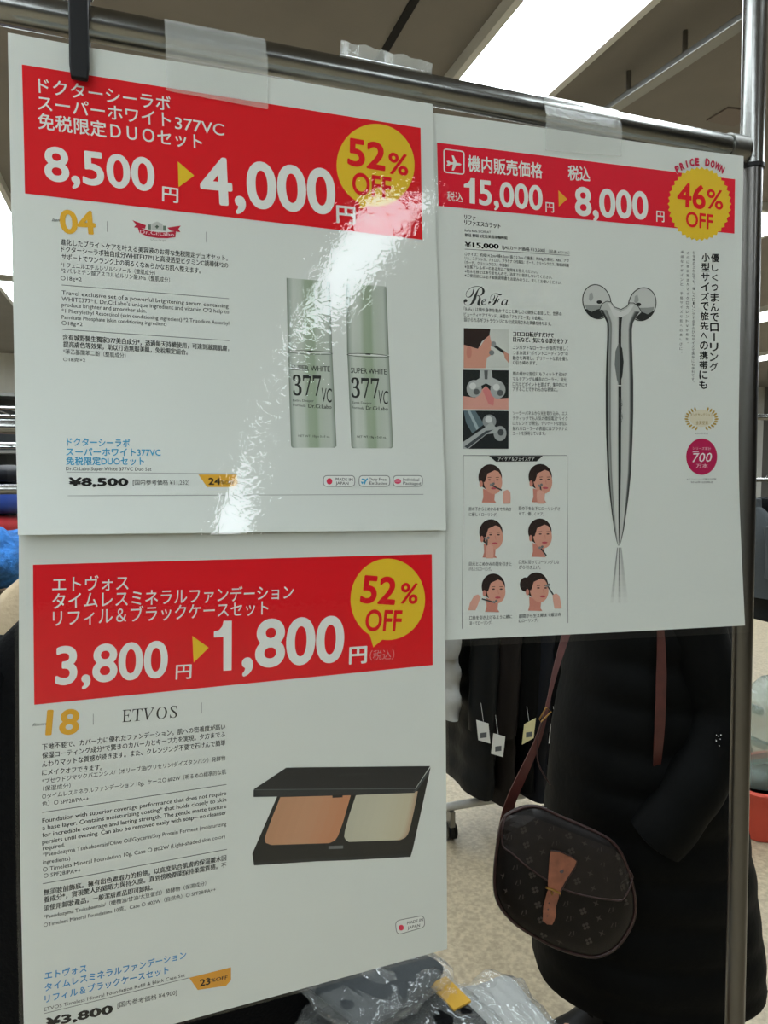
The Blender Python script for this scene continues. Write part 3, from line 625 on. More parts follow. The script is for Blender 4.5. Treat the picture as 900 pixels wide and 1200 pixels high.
def face(k, cx, cy, turn, hand, tool, bun=False):
    k.poly([(cx - 42, cy + 45), (cx + 22, cy + 62), (cx + 18, cy + 105), (cx + 28, cy + 120), (cx - 48, cy + 118), (cx - 40, cy + 90)], SK2)
    if bun: k.ell(cx - 62, cy - 20, 30, 38, HR, .00004, 20)
    k.ell(cx - 4, cy - 16, 62, 68, HR, .00005, 28); k.ell(cx + 10, cy + 6, 49, 68, SK, .0001, 28, rot=-8)
    k.poly([(cx - 44, cy + 10), (cx - 40, cy - 48), (cx + 4, cy - 74), (cx + 52, cy - 40), (cx + 20, cy - 52), (cx - 18, cy - 34), (cx - 32, cy + 10)], HR, .00013, False)
    k.ell(cx - 52, cy + 20, 9, 17, SK2, .00013, 14)
    for ex in (-8 + turn, 34 + turn * .7): k.ell(cx + ex, cy - 2, 8, 3.5, '3a2a26', .00015, 12); k.line(cx + ex - 9, cy - 14, cx + ex + 9, cy - 15, .7, '5a4038', .00015)
    k.line(cx + 16 + turn, cy + 2, cx + 20 + turn, cy + 24, .9, SK2, .00014); k.ell(cx + 15 + turn, cy + 43, 15, 5.5, 'b8505a', .00015, 14)
    if hand: hx, hy, dx, dy = hand; k.poly([(hx - 16, hy - 18), (hx + 4, hy - 26), (hx + 20, hy - 14), (hx + 22 + dx, hy + 20 + dy), (hx + 20 + dx * 1.6, hy + 48 + dy), (hx - 18 + dx * 1.6, hy + 48 + dy), (hx - 20 + dx, hy + 10 + dy)], 'd6a392', .00018, False)
    x0, y0, x1, y1 = tool; k.line(x0, y0, x1, y1, 1.7, '3c4141', .00017); k.ell(x1 - 7, y1 - 4, 7, 7, '7e8484', .0002, 12); k.ell(x1 + 6, y1 - 9, 7, 7, '6a7070', .0002, 12)
cap6 = [('目の下からこめかみまで外向き', 133, 343, 355, 345), ('に優しくローリング。', 133, 372, 283, 374), ('目の下を上下にローリングさ', 395, 340, 612, 343), ('せて、優しくケア。', 395, 368, 528, 370), ('目元とこめかみの間を引き上', 133, 633, 358, 634), ('げるようにローリング。', 133, 660, 250, 661), ('口元に沿ってローリングしな', 395, 623, 608, 624), ('がら引き上げ。', 395, 651, 510, 652), ('口角を引き上げるように頬に', 135, 918, 360, 911), ('沿ってローリング。', 135, 947, 255, 942), ('眉間から生え際まで縦方向', 395, 909, 618, 899), ('にローリング。', 395, 934, 497, 929)]
box = Ink(sh2).crop(4.5, 520, 520)
box.path([(97, 975), (103, 62), (650, 62), (655, 945)], .6, '5a5f5d'); box.poly([(238, 64), (522, 64), (490, 93), (275, 95)], '171a1a'); box.text('アイケア＆フェイスケア', 285, 80, 478, 79, 4.8, WH, .02)
for t, x0, y0, x1, y1 in cap6: box.text(t, x0, y0, x1, y1, 4.2, '3f4443', .014)
fb = box.build('usage_guide', s2)
for args in [(248, 192, 0, (330, 268, 0, 0), (305, 245, 255, 220)), (512, 190, 8, (505, 268, 4, 0), (515, 270, 508, 225)), (252, 482, 2, (240, 556, 0, 0), (225, 560, 228, 505)), (510, 478, 6, None, (540, 590, 512, 552)), (265, 768, 4, (175, 820, -18, 10), (200, 818, 270, 838)), (492, 762, 14, (588, 815, 8, 6), (582, 805, 548, 752), True)]:
    k = Ink(sh2, .0003).crop(4.5, 520, 520); face(k, *args); k.build('face_picture', fb)
k = Ink(sh2).crop(2.857, 660, 300)
cv = lambda p: (p[0] / 6.315 * 2.857, (p[1] / 6.315 + 10) * 2.857)
lft = [cv(p) for p in ((270, 335), (300, 385), (322, 430), (326, 480), (324, 560), (318, 700))] + [(142, 420), (142, 520), (143, 600), (148, 720), (155, 800), (162, 860), (170, 915), (178, 955), (183, 970)]
rgt = [cv(p) for p in ((565, 350), (540, 385), (515, 430), (507, 480), (507, 560), (512, 700))] + [(234, 420), (234, 520), (232, 600), (227, 720), (219, 800), (211, 860), (203, 915), (194, 955), (188, 970)]
for (cx, cy, rx, ry, ro) in ((248, 276, 102, 128, -16), (584, 294, 100, 123, 16)):
    q = lambda x, y: cv((cx + x, cy + y)); k.crop(2.857, 660, 300)
    s_ = 2.857 / 6.315; c0 = q(0, 0)
    k.ell(c0[0], c0[1], (rx + 4) * s_, (ry + 4) * s_, '2a2e2c', 0, 40, ro); k.ell(c0[0], c0[1], (rx - 3) * s_, (ry - 3) * s_, 'c3c7c2', .00004, 40, ro)
    k.ell(c0[0], c0[1], (rx - 3) * s_, (ry - 3) * s_, '232725', .00006, 24, 0, 205, 335); sg = -1 if cx < 400 else 1
    k.poly([q(sg * -75, 30), q(sg * -20, 50), q(sg * 40, 75), q(sg * 80, 50), q(sg * 88, 20), q(sg * 50, 25)], '8d928e', .00008, False); k.poly([q(-55, -60), q(-35, -70), q(-25, -30), q(-45, 0), q(-60, -20)], '9da19d', .00008, False)
    k.ell(*q(-sg * 28 if sg > 0 else 18, 2), 9, 6, '1d211f', .0001, 14)
top = [cv(p) for p in ((268, 335), (285, 292), (320, 272), (352, 278), (378, 315), (425, 333), (468, 312), (488, 284), (520, 285), (555, 312), (578, 352), (540, 388), (515, 432), (322, 432), (300, 385))]
k.poly(top, 'b7bbb6', .00012, False); k.path(top[:11], .9, '2a2e2c', .00018)
k.poly([cv(p) for p in ((330, 285), (350, 290), (378, 330), (425, 350), (470, 328), (495, 300), (520, 305), (480, 365), (425, 392), (370, 380))], 'cfd2ce', .00015, False)
RST = [(0, '2a2d2b'), (.06, '2a2d2b'), (.09, '9a9f9b'), (.16, '6f7470'), (.2, 'c0c4bf'), (.4, 'c9ccc7'), (.455, 'a5aaa6'), (.46, '161918'), (.56, '161918'), (.57, 'b6bab5'), (.84, 'c1c5c0'), (.9, '5a5f5b'), (.95, '3d413f'), (1, '3d413f')]
k.quadgrad(lft, rgt, RST, .00014)
k.poly([cv(p) for p in ((410, 580), (385, 640), (379, 740), (395, 850), (412, 895), (420, 740))], '6f7572', .0002, False); k.poly([cv(p) for p in ((410, 580), (435, 620), (446, 720), (436, 830), (412, 895), (420, 740))], '232726', .0002, False); k.line(*cv((400, 895)), *cv((428, 896)), 1.2, 'd3d6d2', .00022)
k.text('\U0001D4E1\U0001D452\U0001D4D5\U0001D44E', 191, 472, 193, 556, 5.2, '4d5250', 0, .0003, True)
mx = lambda t: [('1b1f1d', '5d625f', '8f9491', 'bfc4bf', 'ced3cd')[min(4, int(t * 5))]]
for i in range(10):
    t = i / 10; y0, y1 = 976 + 18.5 * i, 976 + 18.5 * (i + 1); hw0, hw1 = 5 + 2.3 * i, 5 + 2.3 * (i + 1); f = lambda c: '%02x%02x%02x' % tuple(int(int(c[j:j + 2], 16) * (1 - t) + int('d9ded8'[j:j + 2], 16) * t) for j in (0, 2, 4))
    k.quadgrad([(185 - hw0, y0), (185 - hw1, y1)], [(190 + hw0, y0), (190 + hw1, y1)], [(0, f('8f9491')), (.12, f('5d625f')), (.2, f('c9cdc8')), (.42, f('c9cdc8')), (.46, f('3a3f3d')), (.56, f('3a3f3d')), (.6, f('c9cdc8')), (.85, f('9ba09c')), (1, f('b4b9b4'))])
k.build('roller_picture', s2)
k = Ink(sh2).crop(3.75, 780, 280)
k.vtext('優しくつまんでローリング', 217, 62, 211, 584, 37, '202424', .02); k.vtext('小型サイズで旅先への携帯にも', 176, 60, 164, 662, 37, '202424', .02)
k.vtext('お化粧の上からでも、優しくローリングする手のひらサイズで携帯にも便利です。', 124, 52, 119, 640, 12, '5d6260'); k.vtext('さらに微弱電流（マイクロカレント）が発生。', 98, 52, 93, 470, 12, '5d6260'); k.vtext('繊細なデザインと、手軽サイズな肌への美しさに。', 72, 48, 66, 512, 12, '5d6260')
k.build('vertical_headline', s2)
k = Ink(sh2).crop(3.75, 780, 280)
k.ell(157, 788, 52, 38, 'd8d3bb', 0, 30)
for sg in (-1, 1):
    for i in range(11):
        a = math.radians(-70 + 13.5 * i); k.ell(157 + sg * 66 * math.cos(a), 790 - 46 * math.sin(a), 9, 4.2, 'b79a4a', .00006, 10, rot=sg * (60 - 13.5 * i) if sg > 0 else -(60 - 13.5 * i), fine=False)
k.text('モンドセレクション', 108, 772, 206, 772, 3.4, '9a8444', .01); k.text('金賞受賞', 132, 808, 186, 808, 4, '9a8444', .014); k.text('※2014年受賞', 128, 855, 186, 855, 2, '7f8482')
k.build('award_wreath', s2)
k = Ink(sh2).crop(3.75, 780, 280)
k.ell(158, 957, 68, 80, 'b3164f', 0, 40); k.text('シリーズ累計', 118, 920, 198, 922, 3.2, 'e5bcc8'); k.text('700', 118, 960, 203, 958, 11, 'e6e2e0', .006, ital=.12); k.text('万本', 133, 997, 185, 997, 4.6, 'e5bcc8', .012); k.line(118, 936, 145, 934, .9, 'e6e2e0', .0001)
k.text('※リファシリーズ累計出荷数', 92, 1056, 222, 1055, 2, '5d6260'); k.text('2016年12月時点', 110, 1069, 208, 1069, 2.2, '3f4443', .01)
k.build('sales_seal', s2)
# ------------------------------------------------------------------ garment rack carrying the signs
VR, RR = .7075, .0142
ra, rb = on_v(0, 8, VR), on_v(872, 177, VR); rd = (rb - ra).normalized()
def rail_z(u): q = ra + rd * ((u - ra.dot(D)) / rd.dot(D)); return q.z
pt, pl = on_v(885, 0, VR), on_v(861, 1200, VR); pd_ = (pt - pl).normalized()
def post(z): return pl + pd_ * ((z - pl.z) / pd_.z)
rack = empty('garment_rack', post(0), 'chrome garment rack whose top rail and right post carry the signs', 'rack')
b = MB(); b.tube([ra - rd * .45, rb], RR, 28); b.build('top_rail', M['chrome'], rack, True)
b = MB(); b.tube([post(.03), post(1.835)], .0122, 28); M['post'] = mat('reflection_darkened_steel', '64625f', .3, 1); o = b.build('upright_post', M['post'], rack, True)  # post colour darker than the chrome, standing in for dark surroundings it reflects
zc = on_v(881, 195, VR).z
b = MB(); b.tube([post(zc), post(2.15)], .0136, 28); b.build('extension_tube', M['chrome'], o, True)
b = MB(); b.tube([post(zc - .004), post(zc + .001)], .0142, 28); b.build('collar_ring', M['black_plastic'], o, True)
b = MB(); b.tube([rb - rd * .028, rb - rd * .004], RR + .002, 24); b.build('rail_socket', M['dull_steel'], o, True)
lu = ra.dot(D) - .40; lz = rail_z(lu)
lp = W(lu, VR, 0)
b = MB(); b.tube([lp + UP * .03, lp + UP * 2.1], .0122, 20); b.build('upright_post', M['chrome'], rack, True)
ru = post(1.5).dot(D)
for uu in (lu, ru - .006):
    b = MB(); b.tube([W(uu, VR, 1.50), W(uu, 1.05, 1.50)], .008, 12); b.build('rail_arm', M['chrome'], rack, True)
    b = MB(); b.tube([W(uu, VR - .25, .035), W(uu, 1.25, .035)], .013, 12); b.build('foot', M['chrome'], rack, True)
b = MB(); b.tube([W(lu, 1.05, 1.50), W(ru, 1.05, 1.50)], .0095, 20); b.build('rear_rail', M['chrome'], rack, True)
b = MB(); b.tube([W(lu, .98, 1.42), W(ru, .98, 1.42)], .006, 16); b.build('rear_rail', M['chrome'], rack, True)
for uu in (lu, ru - .006):
    b = MB(); b.tube([W(uu, 1.05, 1.50), W(uu, .98, 1.42)], .005, 10); b.build('rail_brace', M['chrome'], rack, True)
# adhesive tapes
def tape(sh, xl, yl, xr, yr, name, label, amax=115):
    u0, u1 = sh.UZ(xl, yl)[0], sh.UZ(xr, yr)[0]; zb0, zb1 = sh.UZ(xl, yl)[1], sh.UZ(xr, yr)[1]; n = 14; rings = []
    for i in range(n + 1):
        t = i / n; u = u0 + (u1 - u0) * t; zr = rail_z(u); row = []; rr = RR + .0012
        for a in range(amax, -6, -8): row.append(W(u, VR - rr * math.cos(math.radians(a)), zr + rr * math.sin(math.radians(a))))
        zb = zb0 + (zb1 - zb0) * t; z1 = zr - .012
        for kk in range(9): z = z1 + (zb - z1) * kk / 8; row.append(sh.P(u, z, .0024 - .0008 * kk / 8 + (.0003 * math.sin(i * 1.7 + kk))))
        rings.append(row)
    b = MB(); b.loft(rings, False, False); o = b.build(name, M['tape'], None, True); tag(o, label, 'tape', None); return o
tape(sh1, 195, 107, 314, 129, 'adhesive_tape', 'wide clear tape over the rail, holding the bottle sign near its left')
tape(sh2, 638, 177, 727, 184, 'adhesive_tape', 'clear tape over the rail, holding the face roller sign')
u0, u1 = sh1.UZ(405, 95)[0], sh1.UZ(514, 110)[0]; rings = []
for i in range(17):
    t = i / 16; u = u0 + (u1 - u0) * t; zr = rail_z(u); row = []; h = .013 * (1 - .25 * t) + .0012 * math.sin(i * 1.9)
    for a in (175, 150, 125, 105, 92): row.append(W(u, VR - (RR + .001) * math.cos(math.radians(a)), zr + (RR + .001) * math.sin(math.radians(a))))
    for kk in (.35, .7, 1): row.append(W(u, VR - .001 - .004 * kk + .001 * math.sin(i), zr + RR + .001 + h * kk))
    for a in (80, 65, 50): row.append(W(u, VR - (RR + .0016) * math.cos(math.radians(a)), zr + (RR + .0016) * math.sin(math.radians(a))))
    rings.append(row)
b = MB(); b.loft(rings, False, False); o = b.build('adhesive_tape', M['tape'], None, True); tag(o, 'loose fold of milky tape standing up on top of the rail', 'tape')
# black spring clip on the rail
cu = sh1.UZ(92, 60)[0]; cr = rail_z(cu)
clip = empty('spring_clip', W(cu, VR, cr), 'black plastic spring clip biting the rail and sign at upper left', 'clip')
zb = sh1.UZ(91, 97)[1]
f1 = lambda z: max(sh1.off(cu, z) + .0025, 0)
for side in (1, -1):
    pts, nr = [], []
    for i in range(15):
        t = i / 14; z = zb + (cr + .085 - zb) * t
        if side > 0: v = VP - (f1(z) + .003) if z < cr - .012 else min(VP - f1(z) - .003, VR - RR - .004 - max(0, z - cr - .02) * .25)
        else: v = VR + RR + .004 + max(0, z - cr - .02) * .25 - max(0, cr - .012 - z) * .2
        pts.append(W(cu + (.0006 * side) + .0016 * t, v, z)); nr.append(A)
    w_ = [.0135] + [.0158] * 13 + [.0135]
    b = MB(); b.ribbon(pts, w_, D, nr, .0028); b.build('jaw', M['black_plastic'], clip, True, bevel=.0015)
b = MB(); sp = []
for i in range(90):
    a = i / 90 * 2 * math.pi * 6; sp.append(W(cu - .0145 + .012 * i / 90 * 2.2, VR - .006 * math.cos(a), cr + .027 + .006 * math.sin(a)))
b.tube(sp, .0011, 8); b.build('spring', M['chrome'], clip, True)
# ------------------------------------------------------------------ garments
def ring(c, e1, e2, a, b_, n=28, p=2.4):
    out = []
    for i in range(n):
        q = 2 * math.pi * i / n; cs, sn = math.cos(q), math.sin(q)
        out.append(c + e1 * (a * math.copysign(abs(cs) ** (2 / p), cs)) + e2 * (b_ * math.copysign(abs(sn) ** (2 / p), sn)))
    return out
def garment(name, label, cat, u, v, ax, wd, th, zs, zh, m, puff=0, group=None, hem=1.08, seed=0, rail=None, tags=(), sl=.62):
    """a garment on a hanger; ax = direction along the shoulders"""
    rnd = random.Random(seed); e1 = ax; e2 = UP.cross(ax).normalized(); c = W(u, v, 0)
    r = empty(name, c + UP * zh, label, cat, group)
    rings = []; n = 46
    for i in range(n + 1):
        t = i / n; z = zs + .03 - (zs + .03 - zh) * t; d = zs + .03 - z
        wf = (.32 + .68 * min(1, d / .13) ** .7) * (1 + (hem - 1) * t); tf = .55 + .45 * min(1, d / .2)
        pu = 1 + puff * (abs(math.sin(math.pi * d / .105)) - .5)
        jit = 1 + .03 * noise.noise(Vector((seed * 3.1, z * 6, 0)))
        rings.append(ring(c + UP * z + e2 * (.008 * noise.noise(Vector((seed, z * 4, 5)))), e1, e2, wd / 2 * wf * (1 + puff * .08 * math.sin(d * 60)) * jit, th / 2 * tf * pu * (1 + .12 * t), 32))
        if i < n: continue
    for k_ in range(len(rings)):
        z = rings[k_][0].z
        rings[k_] = [p + e2 * (.014 * noise.noise(Vector((p.x * 9, p.y * 9, z * 2.2 + seed))) * min(1, max(0, (zs - z) * 3))) for p in rings[k_]]
    b = MB(); b.loft(rings); b.build('garment_body', m, r, True)
    for sg in (-1, 1):
        pts, rs = [], []
        for i in range(22):
            t = i / 21; pts.append(c + e1 * sg * (wd / 2 * .93 + .03 * math.sin(t * 2.2)) + e2 * (.01 + .025 * t) + UP * (zs - .07 - (zs - zh) * sl * t))
            rs.append(.062 * (1 - .22 * t) * (1 + puff * .35 * (abs(math.sin(math.pi * t * 6)) - .5)) * (.55 if i == 0 else 1))
        b = MB(); b.tube(pts, rs, 18); b.build('sleeve', m, r, True)
    b = MB(); b.loft([ring(c + UP * (zs + .02), e1, e2, .07, .05, 20), ring(c + UP * (zs + .075), e1, e2, .066, .048, 20), ring(c + UP * (zs + .08), e1, e2, .055, .038, 20), ring(c + UP * (zs + .03), e1, e2, .052, .034, 20)]); b.build('collar', m, r, True)
    if rail:
        b = MB(); h = [c + UP * (zs + .03)] + [c + UP * (rail - .015 + 0)] + [c + e2 * (.02 * math.sin(a)) + UP * (rail + .006 - .018 * math.cos(a) + .006) for a in (.6, 1.2, 1.8, 2.4, 3.1, 3.8)]
        b.tube(h, .0022, 8); b.build('hanger_hook', M['chrome'], r, True)
    for (du, dz, mm) in tags:
        q = c + e2 * 0 + e1 * 0; q = W(u + du, v - wd / 2 - .075, dz)
        tl = D * .023 + UP * .003 * rnd.choice((-1, 1)) * 3
        b = MB(); b.box(q, tl, A * .0008, UP * .036 - D * .004 * rnd.choice((-1, 1))); tg = b.build('price_tag', mm, r)
        b = MB(); b.box(q - A * .0012 - UP * .012, D * .012, A * .0003, UP * .009); b.build('barcode', M['inkgrey'], tg)
        b = MB(); b.tube([q + UP * .036, q + UP * .12 + A * .03], .0006, 6); b.build('tag_string', M['tag'], tg)
    return r
cxy = on_v(192, 900, 1.05); cu0 = cxy.dot(D)
garment('long_coat', 'black long coat hanging behind the powder compact sign', 'coat', cu0, 1.05, D, .47, .15, 1.285, .18, M['black_knit'], 0, None, 1.12, 3, 1.50)
garment('wool_coat', 'beige coat hanging behind the black coat at left edge', 'coat', cu0 - .035, 1.20, D, .49, .10, 1.30, .3, M['beige'], 0, None, 1.05, 5, 1.50)
# ------------------------------------------------------------------ rack of jackets in the background
q0, q1 = on_z(515, 946, .13), on_z(655, 925, .13); print('base bar', uvz(q0), uvz(q1))
bu0, bv, _ = uvz(q0); bv = (uvz(q0)[1] + uvz(q1)[1]) / 2
rk = empty('garment_rack', W(bu0 + .6, bv, 0), 'chrome rack of dark winter jackets standing in the background', 'rack')
b = MB(); b.tube([W(bu0 - .3, bv, .13), W(bu0 + 1.75, bv, .13)], .016, 16); b.build('base_bar', M['white_metal'], rk, True)
b = MB(); b.tube([W(bu0 - .3, bv, 1.66), W(bu0 + 1.75, bv, 1.66)], .013, 16); b.build('hanging_rail', M['chrome'], rk, True)
for uu in (bu0 - .3, bu0 + 1.75):
    b = MB(); b.tube([W(uu, bv, .11), W(uu, bv, 1.675)], .015, 16); b.build('upright_post', M['chrome'], rk, True)
    b = MB(); b.box(W(uu, bv, .10), D * .015, A * .26, UP * .015); b.build('foot', M['chrome'], rk)
cs = [(uu, vv) for uu in (bu0 - .3, bu0 + 1.75) for vv in (-.25, .25)] + [(bu0 + .04, 0)]
for uu, vv in cs:
    b = MB(); c0 = W(uu, bv + vv, .036)
    for s_ in (-1, 1): b.tube([c0 + D * (.006 * s_), c0 + D * (.02 * s_)], .034, 18)
    b.tube([c0 + UP * .03, c0 + UP * .07], .008, 10)
    o = b.build('caster', M['black_plastic'], rk, True)
b = MB(); b.box(W(bu0 + .04, bv, .09), D * .01, A * .03, UP * .03); b.build('caster_bracket', M['dull_steel'], rk)
jk = [('puffer_jacket', 'pale grey puffer jacket at the left end of background rack', 'silver', .5, .55, .3), ('puffer_jacket', 'charcoal puffer jacket next to the pale grey one', 'charcoal', .3, .62, .2), ('padded_jacket', 'dark brown padded jacket, third on the background rack', 'brown', .2, .60, .2),
      ('long_coat', 'black coat right of the brown jacket on background rack', 'black_cloth', .2, .50, .15), ('puffer_jacket', 'dark navy puffer jacket with cream tag, mid background rack', 'navy', .3, .55, .2), ('long_coat', 'black coat behind the brown bag strap on background rack', 'black_cloth', .3, .48, .2),
      ('puffer_jacket', 'charcoal puffer jacket on background rack behind the person', 'charcoal', .3, .52, .2)]
px_c = [530, 572, 597, 622, 636, 652, 700]
for i, (nm, lb, mm, pf, zh, _) in enumerate(jk):
    uu = on_v(px_c[i], 800, bv - .2).dot(D)
    tg = {1: ((-.06, .53, M['tag']),), 2: ((-.088, .475, M['tag']),), 4: ((-.105, .51, M['tagyellow']),), 5: ((-.055, .50, M['tag']),)}.get(i, ())
    zh2 = zh if i in (0,) else (.24 if i % 2 else .2)
    garment(nm, lb, 'jacket', uu, bv, A, .42, .088, 1.46, zh2, M[mm], pf, 'jackets on the background rack', 1.04, 20 + i, 1.66, tg, .66 if i == 0 else .72)
# ------------------------------------------------------------------ left edge: wire shelf with folded clothes, fleece
q = on_v(8, 700, 2.9); fu = q.dot(D)
shf = empty('wire_shelf', W(fu - .2, 3.0, 0), 'chrome wire shelf of folded clothes at the left edge', 'shelf')
SV = 2.9
for uu in (fu - .75, fu + .55):
    for vv in (SV - .22, SV + .22): b = MB(); b.tube([W(uu, vv, 0), W(uu, vv, 1.68)], .012, 12); b.build('post', M['chrome'], shf, True)
for zz in (.25, .80, 1.04, 1.52, 1.64):
    b = MB()
    for vv in (-.22, .22): b.tube([W(fu - .75, SV + vv, zz), W(fu + .55, SV + vv, zz)], .006, 8)
    for kk in range(27): uu = fu - .75 + 1.3 * kk / 26; b.tube([W(uu, SV - .22, zz + .004), W(uu, SV + .22, zz + .004)], .0025, 6)
    b.build('wire_deck', M['chrome'], shf, True)
def folded(u, v, z, w_, d_, h, m, label):
    b = MB(); rings = []; n = 20
    for i in range(n + 1):
        t = i / n; uu = u - w_ / 2 + w_ * t; e = min(1, min(t, 1 - t) * 8) ** .5 if 0 < t < 1 else .25
        rings.append([p + UP * (.006 * noise.noise(p * 14)) for p in ring(W(uu, v, z + h / 2), A, UP, d_ / 2 * (.9 + .1 * e), h / 2 * e, 20, 3.2)])
    b.loft(rings); o = b.build('folded_shirt', m, None, True); return tag(o, label, 'shirt', 'folded shirts on the wire shelf')
fz = 1.05
fold = [('black_knit', .05, 'black folded shirt at the bottom of the shelf stack'), ('maroon', .1, 'maroon folded shirt under the red one'), ('red', .07, 'bright red folded shirt in the shelf stack'), ('royal', .11, 'royal blue folded shirt on the red one'), ('navy', .06, 'navy folded shirt on top of the stack')]
for mm, hh, lb in fold: folded(fu - .02, SV, fz, .42, .36, hh, M[mm], lb); fz += hh + .002
folded(fu + .3, SV, 1.05, .2, .36, .28, M['yellow'], 'yellow folded shirt beside the colourful stack')
o = MB(); rings = []
c0 = on_v(-8, 655, 1.75); cuu, cvv, czz = uvz(c0)
for i in range(25):
    t = i / 24; e = math.sin(math.pi * (.04 + .92 * t)) ** .5
    rings.append([p + (p - c0).normalized() * .03 * noise.noise(p * 22) for p in ring(W(cuu - .22 + .34 * t, cvv, czz), A, UP, .1 * e, .075 * e, 30, 2)])
o.loft(rings); o = o.build('fleece_blanket', M['blue'], None, True); tag(o, 'fluffy bright blue fleece bundle at the left edge', 'fleece')
b = MB(); b.box(W(cuu - .2, cvv + .05, (czz - .075) / 2), D * .36, A * .25, UP * ((czz - .08) / 2)); o = b.build('display_plinth', M['carton'], None, False, None, .01); tag(o, 'box plinth under the blue fleece', 'plinth')
# dark tall cabinet far left
q = on_v(0, 440, 6.0); b = MB(); r = empty('display_cabinet', W(q.dot(D) - .1, 6.0, 0), 'tall dark display cabinet far behind at the left edge', 'cabinet')
cu1 = q.dot(D) - .1
for sx in (-1, 1): b.box(W(cu1 + sx * .7, 6.2, 1.0), D * .02, A * .2, UP * 1.0)
b.box(W(cu1, 6.39, 1.0), D * .7, A * .01, UP * 1.0); b.build('carcass', M['midgrey'], r)
for zz in (.1, .6, 1.1, 1.55, 1.98): b = MB(); b.box(W(cu1, 6.2, zz), D * .68, A * .18, UP * .012); b.build('shelf', M['dull_steel'], r)
# ------------------------------------------------------------------ right edge: rack, basket, plastic bag
q = on_v(893, 700, 3.4); gu = q.dot(D); gv = 3.4
rk2 = empty('garment_rack', W(gu + .3, gv, 0), 'chrome rack of grey coats at the right edge behind the post', 'rack')
b = MB(); b.tube([W(gu - .25, gv, 1.36), W(gu + 1.2, gv, 1.36)], .013, 14); b.build('hanging_rail', M['chrome'], rk2, True)
for uu in (gu - .25, gu + 1.2):
    b = MB(); b.tube([W(uu, gv, 0.03), W(uu, gv, 1.375)], .014, 14); b.build('upright_post', M['chrome'], rk2, True)
    b = MB(); b.box(W(uu, gv, .02), D * .015, A * .26, UP * .02); b.build('foot', M['chrome'], rk2)
for i, (mm, du, zh, lb) in enumerate([('midgrey', -.12, .66, 'grey wool coat hanging beside the post at the right edge'), ('charcoal', .02, .5, 'charcoal jacket right of the grey wool coat'), ('navy', .16, .46, 'navy jacket at the far right edge rack'), ('black_cloth', .3, .5, 'black jacket at the right end of the edge rack')]):
    garment('wool_coat' if i == 0 else 'padded_jacket', lb, 'coat', gu + du, gv, A, .42, .13, 1.17, zh, M[mm], .15 * (i > 0), 'coats on the right edge rack', 1.04, 40 + i, 1.36)
o = MB(); q = on_z(905, 985, .0); qu, qv, _ = uvz(q); rings = []
bk = empty('shopping_basket', W(qu + .1, qv + .1, 0), 'red plastic basket on the floor right of the post', 'basket')
def rect(u, v, z, a, b_): return ring(W(u, v, z), D, A, a, b_, 28, 5)
b = MB(); b.loft([rect(qu + .12, qv + .12, .004, .2, .14), rect(qu + .12, qv + .12, .20, .235, .17), rect(qu + .12, qv + .12, .20, .225, .16), rect(qu + .12, qv + .12, .012, .19, .13)]); b.build('basket_body', M['redplastic'], bk, True)
b = MB(); b.loft([rect(qu + .12, qv + .12, .185, .245, .18), rect(qu + .12, qv + .12, .205, .25, .185), rect(qu + .12, qv + .12, .206, .226, .161), rect(qu + .12, qv + .12, .185, .226, .161)]); b.build('basket_rim', M['redplastic'], bk, True)
b = MB(); rings = []
for i in range(26):
    t = i / 25; z = .025 + .57 * t; a = .17 * (1 - .25 * t) * (1 if t < .9 else 1 - (t - .9) * 5)
    rings.append([p + (p - W(qu + .12, qv + .12, z)).normalized() * .022 * noise.noise(p * 9) for p in ring(W(qu + .12, qv + .12, z), D, A, a + .012 * math.sin(i), a * .7, 36, 2.6)])
b.loft(rings); o = b.build('plastic_bag', M['greybag'], None, True); tag(o, 'crumpled milky grey plastic bag standing in the red basket', 'plastic bag')
# ------------------------------------------------------------------ wrapped packages on a carton at the bottom
pk = at(470, 1215, 1.02); pu, pv, pz = uvz(pk)
ct = MB(); ct.box(W(pu + .02, pv + .01, pz / 2 - .01), D * .15, A * .06, UP * (pz / 2 - .01)); o = ct.build('cardboard_carton', M['carton'], None, False, None, .004); tag(o, 'brown carton under the plastic wrapped garments', 'carton')
ctop = pz - .02
def package(u, v, z, a, b_, h, label, inner, rot, seed, yellow=False):
    e1 = D * math.cos(rot) + A * math.sin(rot); e2 = UP.cross(e1)
    r = empty('wrapped_garment', W(u, v, z), label, 'package', 'plastic wrapped garments')
    def pillow(sa, sb, sh_, amp, fr, dz):
        rings = []; c = W(u, v, z + dz + sh_)
        for i in range(41):
            t = -1 + 2 * i / 40; e = max(.02, (1 - abs(t) ** 4)) ** .5
            rw = []
            for j in range(44):
                q_ = 2 * math.pi * j / 44; cs_, sn = math.cos(q_), math.sin(q_)
                p = c + e1 * (sa * t) + e2 * (sb * math.copysign(abs(cs_) ** .6, cs_) * (.8 + .2 * e)) + UP * (sh_ * e * math.copysign(abs(sn) ** .8, sn))
                nv = noise.noise(p * fr + Vector((seed, 0, 0))); n2 = abs(noise.noise(p * fr * 2.3 + Vector((0, seed, 0))))
                rw.append(p + UP * (amp * (nv - n2) * (1 if sn > -.2 else .2)) + e1 * amp * .3 * nv)
            rings.append(rw)
        b = MB(); b.loft(rings); return b
    pillow(a * .86, b_ * .84, h * .42, .004, 18, .004).build('folded_garment', M[inner], r, True)
    pillow(a, b_, h * .5, .014, 24, 0).build('plastic_wrap', M['polybag'], r, True)
    if yellow:
        b = MB(); b.box(W(u, v, z + h * .9) + e1 * a * .66 - e2 * b_ * .0, e1 * .016, e2 * .03, UP * .0015); b.build('yellow_label', M['yellow'], r)
    return r
package(pu + .005, pv + .00, ctop, .125, .12, .055, 'clear plastic package with dark garment and yellow label, front at bottom', 'black_knit', .25, 1.3, True)
